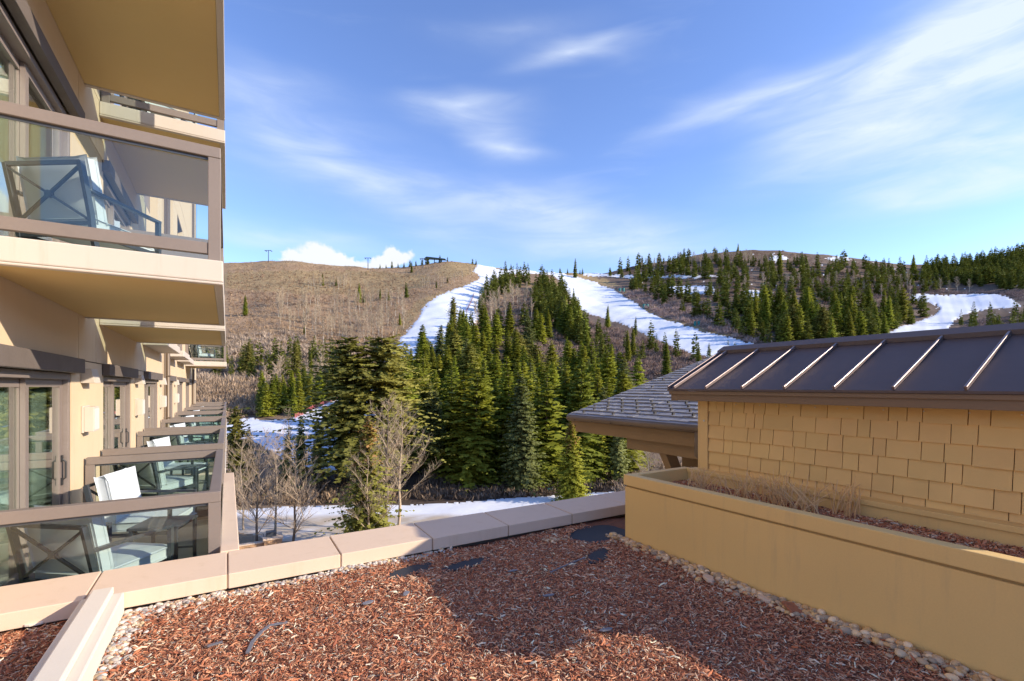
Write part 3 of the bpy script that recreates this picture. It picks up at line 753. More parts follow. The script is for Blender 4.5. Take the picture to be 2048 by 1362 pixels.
for px in list(np.linspace(760, 856, 9)) + [880, 895, 945, 952, 1012, 1022, 1120, 1135, 1160, 1165]:
    gy = float(ridge(px)[0]) + 1; D = float(D_of(px, gy)); h = random.uniform(4, 9)
    trees.append((h / D * F_PX, random.choice(DK), px, gy, 'the skyline scatter', 'conifers on the skyline', h, 1.2, D))

STAND_SPAN = {}
for t in trees: STAND_SPAN.setdefault(t[5], []).append(t)
def told(t):
    g = STAND_SPAN[t[5]]; n = max(1, len(g) - 1)
    xs = sorted(q[2] for q in g); ys = sorted(q[3] for q in g); hs = sorted(q[6] for q in g); ws = sorted(q[7] for q in g)
    fx = sum(x < t[2] for x in xs) / n; fy = sum(y < t[3] for y in ys) / n; fh = sum(h < t[6] for h in hs) / n; fw = sum(w < t[7] for w in ws) / n
    size = 'tall' if fh > .66 else 'short' if fh < .33 else 'middling'
    form = 'broad' if fw > .5 else 'slim'
    hue = 'blue-green ' if t[1].startswith('blue') else ''
    place = ('west end', 'west half', 'middle', 'east half', 'east end')[min(4, int(fx * 5))]
    row = ('back row', 'middle rows', 'front row')[min(2, int(fy * 3))]
    kind = 'aspen' if t[1].startswith('aspen') else 'conifer'
    return '%s %s %s%s, %s, %s of %s' % (size, form, hue, kind, row, place, t[4])


con = sorted([t for t in trees if t[1].startswith(NEEDLE)], key=lambda t: -t[0]); asp = [t for t in trees if not t[1].startswith(NEEDLE)]
NCON = 256
for t in con[:NCON]:
    plant(t[1], t[2], t[3], t[0], told(t), t[5], wide=t[7])
for t in asp[:280]:
    plant(t[1], t[2], t[3], t[0], told(t), t[5], name='aspen_tree', wide=t[7])
# the rest of the far conifers are one mass
rest = con[NCON:]
far = [conifer_mesh('far', 900 + k, 18, [2.6, 3.0, 2.4, 2.8][k], 17, 6, 5, None, power=.75, spray=1.25, irr=.25) for k in range(4)]
fv = []
for me in far:
    a = np.empty(len(me.vertices) * 3, np.float32); me.vertices.foreach_get('co', a); fv.append(a.reshape(-1, 3)); bpy.data.meshes.remove(me)
VV = []
for t in rest:
    v = fv[random.randrange(4)]; s = t[6] / 18; a = random.uniform(0, 6.28); X, Y = to_world(t[2], t[8]); z = float(z_of(t[2], t[8]))
    c, sn = math.cos(a), math.sin(a)
    VV.append(np.stack([(v[:, 0] * c - v[:, 1] * sn) * s * t[7] + X, (v[:, 0] * sn + v[:, 1] * c) * s * t[7] + Y, v[:, 2] * s + z], -1))
VV = np.concatenate(VV)
o = link('far_conifers', np_mesh('far_conifers', VV, np.arange(len(VV)).reshape(-1, 4), M['needledark']))
tag(o, 'far-off dark conifer wood along the eastern hill and ridge', 'wood', kind='stuff')

# ------------------------------------------------------------------ brush that nobody could count
def clumps(spec, name, label, cat):
    Vs, Cs = [], []
    for (n, poly, size, blades, col, cvar) in spec:
        poly = np.array(poly, float); lo, hi = poly.min(0), poly.max(0)
        px = rng.uniform(lo[0], hi[0], n * 3); gy = rng.uniform(lo[1], hi[1], n * 3)
        ok = inside(poly, px, gy)
        for r_ in ('west_run', 'east_run', 'far_run', 'valley_run', 'road_patch', 'bench_patch'): ok &= ~inside(catmull(RUNS[r_], 3), px, gy)
        px, gy = px[ok][:n], gy[ok][:n]; gy = np.maximum(gy, ridge(px)[0] + .3)
        D = D_of(px, gy); X, Y = to_world(px, D); Z = z_of(px, D); m = len(px)
        sz = size * rng.uniform(.55, 1.35, m)
        az = rng.uniform(0, 6.283, (m, blades)); el = np.clip(rng.normal(.85, .35, (m, blades)), .12, 1.5)
        d = np.stack([np.cos(az) * np.cos(el), np.sin(az) * np.cos(el), np.sin(el)], -1)
        L = sz[:, None] * rng.uniform(.6, 1.15, (m, blades))
        off = rng.normal(0, .28, (m, blades, 2)) * sz[:, None, None]
        base = np.stack([X[:, None] + off[..., 0], Y[:, None] + off[..., 1], np.broadcast_to(Z[:, None] - .05, off.shape[:2])], -1)
        tip = base + d * L[..., None]
        ww = rng.normal(0, 1, (m, blades, 3)); ww[..., 2] *= .3; ww /= np.linalg.norm(ww, axis=-1, keepdims=True)
        wd = (sz[:, None] * rng.uniform(.4, 1.0, (m, blades)) * (.055 if blades > 20 else .12))[..., None]
        mid = base + d * L[..., None] * .6
        q = np.stack([base, mid + ww * wd, tip, mid - ww * wd], 2).reshape(-1, 3)
        cc = np.array(col) * (1 + rng.normal(0, cvar, (m, 1))); cc = np.repeat(cc, blades * 4, 0) * (1 + np.repeat(rng.normal(0, .12, (m * blades, 1)), 4, 0))
        Vs.append(q); Cs.append(np.clip(cc, .01, .8))
    V = np.concatenate(Vs); C = np.concatenate(Cs)
    o = link(name, np_mesh(name, V, np.arange(len(V)).reshape(-1, 4), M['brush'], False, C))
    tag(o, label, cat, kind='stuff')


WEST = [(455, 524), (560, 521), (740, 538), (880, 522), (958, 528), (945, 545), (955, 562), (890, 586), (845, 618), (800, 690), (790, 720), (700, 720), (455, 740)]
clumps([(11000, WEST, 1.5, 6, (.345, .238, .145), .22), (1500, [(455, 545), (820, 545), (840, 600), (455, 620)], 1.6, 7, (.20, .12, .085), .15), (900, [(455, 530), (955, 535), (930, 560), (455, 560)], 1.2, 6, (.33, .25, .15), .15)],
       'sagebrush', 'low brown sagebrush covering the western hillside', 'brush')
clumps([(900, [(380, 690), (560, 660), (640, 690), (760, 690), (790, 725), (700, 740), (560, 760), (380, 770)], 3.0, 46, (.42, .325, .24), .14),
        (700, [(380, 760), (560, 760), (700, 770), (690, 790), (560, 820), (380, 860)], 2.8, 44, (.38, .275, .185), .16)],
       'oak_brush', 'leafless greyish scrub below the aspen grove on the western slope', 'brush')
clumps([(420, [(1130, 570), (1180, 563), (1262, 600), (1330, 640), (1300, 600), (1240, 575)], 3.0, 46, (.40, .29, .26), .1),
        (800, [(1240, 590), (1300, 575), (1350, 600), (1500, 660), (1560, 700), (1500, 690), (1400, 660), (1330, 638)], 3.2, 46, (.40, .295, .26), .1),
        (900, [(1060, 660), (1120, 620), (1160, 640), (1240, 660), (1300, 680), (1400, 715), (1480, 735), (1300, 760), (1180, 720)], 2.8, 42, (.32, .225, .18), .13),
        (700, [(960, 640), (1060, 640), (1130, 665), (1180, 720), (1100, 730), (1000, 700), (930, 700)], 2.6, 40, (.33, .24, .19), .14),
        (500, [(950, 620), (1000, 600), (1060, 590), (1090, 640), (1060, 680), (980, 670)], 2.8, 42, (.32, .235, .19), .12),
        (900, [(1560, 560), (1750, 560), (1900, 585), (2060, 580), (2060, 600), (1880, 600), (1700, 600)], 3.0, 36, (.30, .21, .18), .14),
        (1500, [(1250, 545), (1400, 512), (1560, 504), (1760, 524), (1860, 600), (1780, 660), (1400, 600)], 2.6, 26, (.26, .17, .125), .16),
        (260, [(1890, 680), (1950, 640), (2060, 640), (2060, 690)], 2.8, 36, (.34, .25, .22), .12)],
       'scrub', 'leafless mauve-grey scrub along the wide run and the eastern hill', 'brush')
clumps([(900, [(820, 1000), (860, 930), (1000, 975), (1150, 965), (1260, 930), (1320, 930), (1320, 970), (1180, 985), (1000, 1000)], 1.3, 14, (.17, .125, .09), .2),
        (300, [(1230, 985), (1240, 950), (1330, 930), (1400, 935), (1400, 970)], 1.6, 22, (.38, .28, .19), .15),
        (350, [(440, 1012), (460, 960), (800, 960), (820, 1000), (640, 1008)], 1.3, 14, (.24, .17, .11), .2)],
       'undergrowth', 'brown undergrowth along the far edge of the trodden snow track', 'undergrowth')
# ------------------------------------------------------------------ the hotel wing on the left
XW, XO, Y0, PITCH, BL = -1.70, -0.035, 5.2, 4.35, 3.55
FLOORS = (-2.06, 1.17, 4.40)
NMOD = 7
hotel = root('hotel_building', (-6, 20, -20))
tag(hotel, 'tan stucco hotel wing with stacked glass-railed balconies', 'building')
wall = MB()
wall.box(-14, XW - .06, 36, 36.3, -20, 14)                                   # far end
wall.box(-14, XW, 2.0, 36, -20, FLOORS[0] - .25)                            # storeys below
for fz in FLOORS:
    for i in range(-1, NMOD):
        y = Y0 + PITCH * i; d0, d1 = y + .30, y + 2.85
        if i == -1: d0 = y
        # pier between two doors and the spandrel over the door, parted by open joints
        wall.box(XW - .18, XW, d1, y + PITCH + (.30 if i < NMOD - 1 else .25) - .0, fz - .25 if False else fz, fz + 2.40)
        wall.box(XW - .18, XW, y - .18 + (PITCH * 0), y + 3.18, fz + 2.415, fz + 3.23 - .012)
        wall.box(XW - .18, XW, y + 3.195, y + PITCH - .195, fz + 2.415, fz + 3.23 - .012)
wall.box(XW - .18, XW, 35.45, 36, -2.06, 14)
wall.box(XW - .18, XW, 2, 36, 7.64, 14)
wall.build('wall', M['stucco'], hotel)
jb = MB()
for fz in FLOORS: jb.box(XW - .17, XW - .025, 0.9, 36, fz + 2.39, fz + 2.43)
for fz in FLOORS:
    for i in range(-1, NMOD):
        y = Y0 + PITCH * i
        for yy in (y + 3.187, y + PITCH - .187): jb.box(XW - .15, XW - .025, yy - .02, yy + .02, fz + 2.45, fz + 3.2)
jb.build('joint_backing', M['joint'], hotel)
wall2 = MB()
for k in range(-1, 4):                                                       # floor slabs seen through the doors
    wall2.box(-5.5, XW - .002, 2.0, 35.9, -2.06 + 3.23 * k - .24, -2.06 + 3.23 * k - .013)
wall2.build('floor_slab', M['stucco'], hotel)


def door(i, fz, detail):
    y = Y0 + PITCH * i; a, b = y + .30, y + 2.85; z0, z1 = fz, fz + 2.22; x = XW - .13
    f = MB()
    f.box(x - .06, XW - .012, a, a + .075, z0, z1); f.box(x - .06, XW - .012, b - .075, b, z0, z1)
    f.box(x - .06, XW - .012, a + .075, b - .075, z1 - .08, z1); f.box(x - .06, XW - .02, a + .075, b - .075, z0, z0 + .05)
    fr = f.build('sliding_door', M['bronze'], hotel, bevel=.006 if detail else 0)
    mid = (a + b) / 2
    for (p, q, dx) in ((a + .075, mid + .05, 0.0), (mid - .05, b - .075, .045)):
        s = MB(); s.box(x - .03 + dx, x + .012 + dx, p, p + .095, z0 + .05, z1 - .08); s.box(x - .03 + dx, x + .012 + dx, q - .095, q, z0 + .05, z1 - .08)
        s.box(x - .03 + dx, x + .012 + dx, p + .095, q - .095, z1 - .17, z1 - .08); s.box(x - .03 + dx, x + .012 + dx, p + .095, q - .095, z0 + .05, z0 + .16)
        s.build('sash', M['bronze'], fr)
        g = MB(); g.box(x - .012 + dx, x - .004 + dx, p + .09, q - .09, z0 + .15, z1 - .16); g.build('pane', M['glass'], fr)
    if detail:
        h = MB(); yb = b - .115; h.tube([(x + .06, yb, fz + .88), (x + .10, yb, fz + .92), (x + .10, yb, fz + 1.12), (x + .06, yb, fz + 1.16)], .011, 6)
        h.box(x + .05, x + .075, yb - .02, yb + .02, fz + .83, fz + .92); h.box(x + .05, x + .075, yb - .02, yb + .02, fz + 1.12, fz + 1.20)
        h.build('handle', M['black'], fr)
    l = MB(); l.box(XW + .002, XW + .10, y + .2, y + 3.02, fz + 2.225, fz + 2.41); l.build('lintel', M['timber'], hotel, bevel=.008)
    r = MB()
    r.box(-5.5, -5.4, y + .05, y + 4.1, fz + .05, fz + 2.98); r.box(-5.4, XW - .2, y - .1, y + .04, fz + .05, fz + 2.98); r.box(-5.4, XW - .2, y + 4.12, y + 4.2, fz + .05, fz + 2.98)
    r.build('room_lining', M['room'], hotel)


for fz in FLOORS:
    for i in range(NMOD):
        if fz == FLOORS[2] and i > 1: continue
        if fz == FLOORS[1] and i == 6: continue
        door(i, fz, i < 2)
# facade beyond what shows is closed off at the upper storeys
cl_ = MB()
for i in range(2, NMOD):
    y = Y0 + PITCH * i; cl_.box(XW - .20, XW - .185, y + .25, y + 2.9, FLOORS[2], FLOORS[2] + 2.4)
y = Y0 + PITCH * 6; cl_.box(XW - .20, XW - .185, y + .25, y + 2.9, FLOORS[1], FLOORS[1] + 2.4)
cl_.build('blind_panel', M['bronze'], hotel)

bolt_me = MB().box(-.022, .022, -.018, .018, -.018, .018).mesh('bolt', M['bronze'])


def balcony(i, fz, detail=True):
    ya, yb = Y0 + PITCH * i, Y0 + PITCH * i + BL
    s = MB(); s.box(XW + .003, XO, ya, yb, fz - .20, fz)
    s.box(XW + .003, XO, ya, ya + .075, fz - .225, fz - .2005); s.box(XO - .075, XO, ya + .0755, yb - .0755, fz - .225, fz - .2005); s.box(XW + .003, XO, yb - .075, yb, fz - .225, fz - .2005)
    b = s.build('balcony', M['slab'], hotel, bevel=.012)
    q = MB(); q.box(XW + .004, XO - .078, ya + .078, yb - .078, fz - .212, fz - .2012); q.build('soffit', M['soffit'], b)
    q = MB(); q.box(XW + .004, XO - .12, ya + .12, yb - .12, fz + .0005, fz + .012); q.build('floor_finish', M['deckfloor'], b)
    t = .075
    zt = fz + 1.07
    # corner and wall posts
    xa, xb = XW + .03, XO - .07
    sides = [((xa, ya + .09), (xb, ya + .09)), ((xb, ya + .09), (xb, yb - .09)), ((xa, yb - .09), (xb, yb - .09))]
    for (px_, py_) in ((xa + .04, ya + .09), (xb, ya + .09), (xb, yb - .09), (xa + .04, yb - .09)):
        p = MB(); p.box(px_ - .05, px_ + .05, py_ - .04, py_ + .04, fz + .002, zt - .101); p.build('post', M['rail'], b, bevel=.004 if detail else 0)
    for k, ((x0, y0), (x1, y1)) in enumerate(sides):
        alongx = abs(x1 - x0) > abs(y1 - y0)
        top = MB(); bot = MB()
        if alongx:
            top.box(x0, x1 + .05, y0 - .045, y0 + .045, zt - .10, zt); bot.box(x0 + .09, x1 - .05, y0 - .03, y0 + .03, fz + .065, fz + .17)
            g = MB(); g.box(x0 + .085, x1 - .045, y0 - .006, y0 + .006, fz + .168, zt - .098); g.build('glass_panel', M['pane'], b)
            bd = MB(); bd.box(x0 + .09, x1 - .05, y0 - .016, y0 - .007, zt - .125, zt - .101); bd.build('glazing_bead', M['gunmetal'], b)
        else:
            top.box(x0 - .045, x0 + .05, y0 + .0455, y1 - .0455, zt - .10, zt - .0015)
            n = 3
            for m in range(n):
                yl = y0 + (y1 - y0) * m / n; yr = y0 + (y1 - y0) * (m + 1) / n
                if m: pp = MB(); pp.box(x0 - .03, x0 + .03, yl - .03, yl + .03, fz + .002, zt - .101); pp.build('post', M['rail'], b)
                bb = MB(); bb.box(x0 - .03, x0 + .03, yl + .04, yr - .04, fz + .065, fz + .17); bb.build('bottom_rail', M['rail'], b)
                g = MB(); g.box(x0 - .006, x0 + .006, yl + .035, yr - .035, fz + .168, zt - .098); g.build('glass_panel', M['pane'], b)
        top.build('top_rail', M['rail'], b, bevel=.006 if detail else 0)
        if alongx: bot.build('bottom_rail', M['rail'], b, bevel=.004 if detail else 0)
    if fz < 0 and i < 4:
        for m in range(7):
            o = link('anchor_bolt', bolt_me, b, (XO + .02, ya + .25 + m * (BL - .5) / 6, fz - .06))
    return b


for i in range(NMOD): balcony(i, FLOORS[0], i < 2)
for i in (0, 1, 5): balcony(i, FLOORS[1], i < 2)
for i in (0, 1): balcony(i, FLOORS[2], i < 2)
for i, (x1, ya, yb) in enumerate([(-1.22, 13.9, 17.3), (-1.22, 18.9, 21.6), (-1.3, 22.6, 25.9)]):
    l = MB(); l.box(XW + .003, x1, ya, yb, .96, 1.16); l.build('ledge', M['slab'], hotel, bevel=.02)
# boxed wall lamps and vent hoods on the piers
for i in range(4):
    y = Y0 + PITCH * i + 3.30
    b = MB(); b.box(XW + .002, XW + .03, y, y + .34, -.64, -.27); b.box(XW + .031, XW + .135, y, y + .30, -.625, -.285)
    lb = b.build('wall_lamp', M['slab'], hotel, bevel=.006)
    w = MB(); w.box(XW + .136, XW + .142, y + .03, y + .28, -.60, -.31); w.build('lamp_lens', M['white'], lb)
    h = MB(); h.add([(XW + .002, y - .02, .235), (XW + .11, y - .02, .235), (XW + .15, y - .02, .04), (XW + .002, y - .02, .04),
                     (XW + .002, y + .34, .235), (XW + .11, y + .34, .235), (XW + .15, y + .34, .04), (XW + .002, y + .34, .04)],
                    [(0, 1, 2, 3), (4, 7, 6, 5), (0, 4, 5, 1), (1, 5, 6, 2), (2, 6, 7, 3), (3, 7, 4, 0)])
    h.build('vent_hood', M['slab'], hotel, bevel=.004)
for (yy, r_, x_) in ((18.25, .065, XW + .10), (17.95, .022, XW + .05), (31.2, .06, XW + .10)):
    p = MB(); p.tube([(x_, yy, 10), (x_, yy, -19.9)], r_, 10); p.build('downspout', M['copper'], hotel, smooth=True)
    if r_ > .05:
        for zz in (-1.0, .3, 2.2): c = MB(); c.box(XW + .002, x_ + .075, yy - .08, yy + .08, zz, zz + .03); c.build('pipe_clip', M['copper'], hotel)
# narrow stone coping along the outer foot of the wing
ct = MB(); ct.box(-.06, .095, 5.06, 9.6, -1.60, -1.505); ct.build('stone_ledge', M['coping'], hotel, bevel=.01)
ct = MB(); ct.box(-.05, .08, 5.05, 9.58, -20, -1.6005); ct.build('stone_face', M['coping'], hotel)

# curtains behind the doors
def curtain(i, fz, ya, yb, label):
    n = 48; V = []; 
    for k in range(n + 1):
        y = ya + (yb - ya) * k / n; x = XW - .24 + .035 * math.sin(k * 1.05) + .015 * math.sin(k * 2.7)
        V += [(x, y, fz + .03), (x, y, fz + 2.35)]
    F_ = [(2 * k, 2 * k + 2, 2 * k + 3, 2 * k + 1) for k in range(n)]
    b = MB(); b.add(V, F_); o = b.build('curtain', M['curtain'], None, smooth=True)
    s = o.modifiers.new('cloth', 'SOLIDIFY'); s.thickness = .006
    tag(o, label, 'curtain', 'sheer curtains')


for fz, nm in ((FLOORS[0], 'lower'), (FLOORS[1], 'upper')):
    for i, w in ((0, 'nearest'), (1, 'second'), (2, 'third')):
        y = Y0 + PITCH * i
        curtain(i, fz, y + .2, y + 1.75, 'pale green sheer curtain drawn across the near pane of the %s %s-storey sliding door' % (w, nm))
        curtain(i, fz, y + 2.3, y + 2.78, 'pale green sheer curtain bunched at the far jamb of the %s %s-storey sliding door' % (w, nm))

# ------------------------------------------------------------------ balcony furniture
def chair_proto():
    r = empty('lounge_chair')
    w, d = .36, .38                                      # half width, half depth; faces +Y
    lean = lambda z: -d - .02 - max(0, (z - .40)) * .22
    legs = [(-w, d), (w, d)]
    for (x, y) in legs:
        b = MB(); b.bar((x, y, 0), (x, y, .60), .035, .045); b.build('front_leg', M['gunmetal'], r)
    for sx in (-1, 1):
        b = MB(); pts = [(sx * w, -d + .06, 0), (sx * w, -d + .0, .22), (sx * w, lean(.4), .40), (sx * w, lean(.62), .62), (sx * w, lean(.86), .86)]
        for p, q in zip(pts[:-1], pts[1:]): b.bar(p, q, .035, .05, (0, 1, 0))
        b.build('back_post', M['gunmetal'], r)
        b = MB(); b.bar((sx * w, d + .02, .605), (sx * w, lean(.62) + .02, .63), .05, .028); b.build('arm', M['gunmetal'], r, bevel=.004)
    b = MB(); b.bar((-w, lean(.86), .85), (w, lean(.86), .85), .03, .035); b.build('back_top_bar', M['gunmetal'], r)
    b = MB(); b.bar((-w, lean(.36), .33), (w, lean(.36), .33), .03, .03); b.build('back_low_bar', M['gunmetal'], r)
    for sx in (-1, 1):
        b = MB(); b.bar((-sx * w, lean(.84), .83), (sx * w, lean(.36), .35), .018, .028, (0, 1, 0)); b.build('cross_brace', M['gunmetal'], r)
    b = MB(); b.tube([(0, lean(.59) - .025, .59), (0, lean(.59) + .012, .59)], .032, 12); b.build('brace_boss', M['gunmetal'], r, smooth=False)
    b = MB()
    b.bar((-w, d, .24), (w, d, .24), .03, .04); b.bar((-w, -d, .24), (w, -d, .24), .03, .04)
    b.bar((-w, -d, .24), (-w, d, .24), .03, .04); b.bar((w, -d, .24), (w, d, .24), .03, .04)
    b.build('seat_frame', M['gunmetal'], r)
    def cushion(name, sx, sy, sz, mtx):
        b = MB(); n = 9
        vs = []; 
        for zz in (-1, 1):
            for a in range(n):
                for c in range(n):
                    u, v = a / (n - 1) * 2 - 1, c / (n - 1) * 2 - 1
                    e = (1 - abs(u) ** 6) * (1 - abs(v) ** 6)
                    vs.append(mtx @ Vector((u * sx, v * sy, zz * sz * (.62 + .38 * e))))
        f = []
        for zz in range(2):
            o_ = zz * n * n
            for a in range(n - 1):
                for c in range(n - 1):
                    q = (o_ + a * n + c, o_ + (a + 1) * n + c, o_ + (a + 1) * n + c + 1, o_ + a * n + c + 1); f.append(q if zz else q[::-1])
        ring = [(0, c) for c in range(n)] + [(a, n - 1) for a in range(1, n)] + [(n - 1, c) for c in range(n - 2, -1, -1)] + [(a, 0) for a in range(n - 2, 0, -1)]
        idx = [a * n + c for a, c in ring]
        for k in range(len(idx)):
            i, j = idx[k], idx[(k + 1) % len(idx)]; f.append((i, j, n * n + j, n * n + i))
        b.add(vs, f); o = b.build(name, M['cushion'], r, smooth=True)
        bv = o.modifiers.new('soft', 'BEVEL'); bv.width = .022; bv.segments = 3; bv.limit_method = 'ANGLE'; bv.angle_limit = math.radians(50)
        # piping round both rims
        for zz in (-1, 1):
            pp = MB(); ln = [mtx @ Vector((u * sx * 1.005, v * sy * 1.005, zz * sz * .60)) for u, v in ((-1, -1), (1, -1), (1, 1), (-1, 1), (-1, -1))]
            pp.tube(ln, .007, 5, cap=False); pp.build('piping', M['cushion'], o)
    cushion('seat_cushion', .325, .375, .075, Matrix.Translation((0, .03, .345)))
    cushion('back_cushion', .325, .29, .085, Matrix.Translation((0, -.32, .66)) @ Matrix.Rotation(math.radians(90 + 11), 4, 'X') @ Matrix.Rotation(0, 4, 'Z'))
    return r


def table_proto():
    r = empty('side_table'); w = .25
    b = MB(); b.box(-w, w, -w, w, .47, .50); b.build('table_top', M['gunmetal'], r, bevel=.006)
    for sx in (-1, 1):
        for sy in (-1, 1):
            b = MB(); b.box(sx * (w - .03) - .015, sx * (w - .03) + .015, sy * (w - .03) - .015, sy * (w - .03) + .015, 0, .47); b.build('leg', M['gunmetal'], r)
    b = MB(); b.box(-w + .045, w - .045, -w + .02, -w + .04, .12, .14); b.box(-w + .045, w - .045, w - .04, w - .02, .12, .14); b.build('stretcher', M['gunmetal'], r)
    return r


ch0, tb0 = chair_proto(), table_proto()
used = {'c': 0, 't': 0}
ORD = ['first', 'second', 'third', 'fourth', 'fifth', 'sixth', 'seventh']


def place(kind, x, y, z, rz, label, group):
    proto = ch0 if kind == 'c' else tb0
    o = proto if not used[kind] else copy_tree(proto); used[kind] += 1
    o.location = (x, y, z); o.rotation_euler = (0, 0, rz)
    tag(o, label, 'chair' if kind == 'c' else 'table', group)


for i in range(6):
    y = Y0 + PITCH * i; fz = FLOORS[0] + .012
    wh = 'on %s lower balcony from the parapet' % ORD[i]
    place('c', -1.02, y + .72, fz, math.radians(-38), 'pale lounge chair with cross-braced back %s' % wh, 'balcony lounge chairs')
    place('c', -.86, y + 2.45, fz, math.radians(-108), 'pale lounge chair facing out by the wall %s' % wh, 'balcony lounge chairs')
    if i < 4: place('t', -.62, y + 1.50, fz, math.radians(-20), 'dark metal side table between two chairs %s' % wh, 'balcony side tables')
place('c', -1.16, Y0 + 1.12, FLOORS[1] + .012, math.radians(-34), 'pale cushioned lounge chair with cross-braced back on the upper glass balcony nearest the viewer', 'balcony lounge chairs')
place('c', -1.05, Y0 + PITCH * 5 + .9, FLOORS[1] + .012, math.radians(-60), 'small pale lounge chair on the distant upper balcony near the hotel end', 'balcony lounge chairs')
place('c', -1.0, Y0 + PITCH + .8, FLOORS[2] + .012, math.radians(-60), 'pale lounge chair on the topmost second balcony', 'balcony lounge chairs')

# ------------------------------------------------------------------ the roof garden: parapet, kerb, mulch
pod = MB(); pod.box(-1.69, 9.5, -8, 4.93, -20, -1.70); o = pod.build('terrace', M['coping'], None); tag(o, kind='structure')
par = root('parapet_wall', (3, 4.72, -1.7))
tag(par, 'low parapet wall capped with long beige coping stones', 'parapet')
w = MB(); w.box(-1.66, 9.4, 4.50, 4.935, -1.699, -1.626); w.box(-1.66, 9.4, 4.936, 4.96, -20, -1.626); w.build('wall_core', M['joint'], par)
XJ = [-1.64] + [-.87 + .87 * k for k in range(12)]
for a, b in zip(XJ[:-1], XJ[1:]):
    s = MB(); dz = random.uniform(-.002, .002)
    s.add([(a + .006, 4.43, -1.625), (b - .006, 4.43, -1.625), (b - .006, 5.01, -1.625), (a + .006, 5.01, -1.625),
           (a + .006, 4.43, -1.506 + dz), (b - .006, 4.43, -1.506 + dz), (b - .006, 5.01, -1.496 + dz), (a + .006, 5.01, -1.496 + dz)],
          [(0, 3, 2, 1), (4, 5, 6, 7), (0, 1, 5, 4), (1, 2, 6, 5), (2, 3, 7, 6), (3, 0, 4, 7)])
    s.build('coping_stone', M['coping'], par, bevel=.006)
    j = MB(); j.box(b - .0055, b + .0055, 4.438, 5.0, -1.62, -1.512); j.build('joint_filler', M['sealant'], par)
kb = root('divider_kerb', (-.76, 2.2, -1.7)); tag(kb, 'low cream kerb dividing the mulch bed near the balcony', 'kerb')
b = MB(); b.box(-.885, -.645, -2, 4.425, -1.72, -1.50); b.build('kerb_base', M['curb'], kb, bevel=.01)
b = MB(); b.box(-.825, -.705, -2, 4.43, -1.4995, -1.45); b.build('kerb_cap', M['curb'], kb, bevel=.008)

# mulch bed
def bedz(x, y): return -1.662 + .016 * wob(x * 1.6, y * 1.6, 1.0) + .008 * wob(x * 5, y * 5, 1.0)


gx, gyy = np.meshgrid(np.linspace(-1.68, 4.6, 120), np.linspace(-1.5, 4.5, 130)); gz = bedz(gx, gyy)
ii = np.arange(129)[:, None] * 120 + np.arange(119)[None, :]
o = link('mulch_bed', np_mesh('mulch_bed', np.stack([gx, gyy, gz], -1).reshape(-1, 3), np.stack([ii, ii + 1, ii + 121, ii + 120], -1).reshape(-1, 4), M['soil'], True)); tag(o, kind='structure')

PATCH = [(1.38, 4.10, .22, .085, .25), (1.90, 4.0, .22, .07, .12), (3.12, 3.55, .20, .08, .5), (3.50, 4.05, .34, .24, .1)]


def in_patch(x, y, grow=1.0):
    k = np.zeros(np.shape(x), bool)
    for (cx, cy, a, b, t) in PATCH:
        dx, dy = x - cx, y - cy; p, q = dx * math.cos(t) + dy * math.sin(t), -dx * math.sin(t) + dy * math.cos(t)
        k |= (p / (a * grow)) ** 2 + (q / (b * grow)) ** 2 < 1
    return k


for n_, (cx, cy, a, b, t) in enumerate(PATCH):
    m = 26; poly = []
    for k in range(m):
        an = 6.283 * k / m; rr = 1.18 + random.uniform(-.12, .12)
        p, q = a * rr * math.cos(an), b * rr * math.sin(an); poly.append((cx + p * math.cos(t) - q * math.sin(t), cy + p * math.sin(t) + q * math.cos(t)))
    zz = float(bedz(cx, cy)); pb = MB(); pb.prism(poly, zz + .004, zz + .014)
    tag(pb.build('fabric_patch', M['fabric']), ['bare patch of black landscape fabric straddling the shadow edge by the parapet', 'bare patch of black landscape fabric in the shade of the parapet, middle of the bed',
        'bare patch of black landscape fabric in the mulch near the planter wall', 'bare black landscape fabric in the corner between parapet and planter'][n_], 'fabric', 'bare fabric patches')


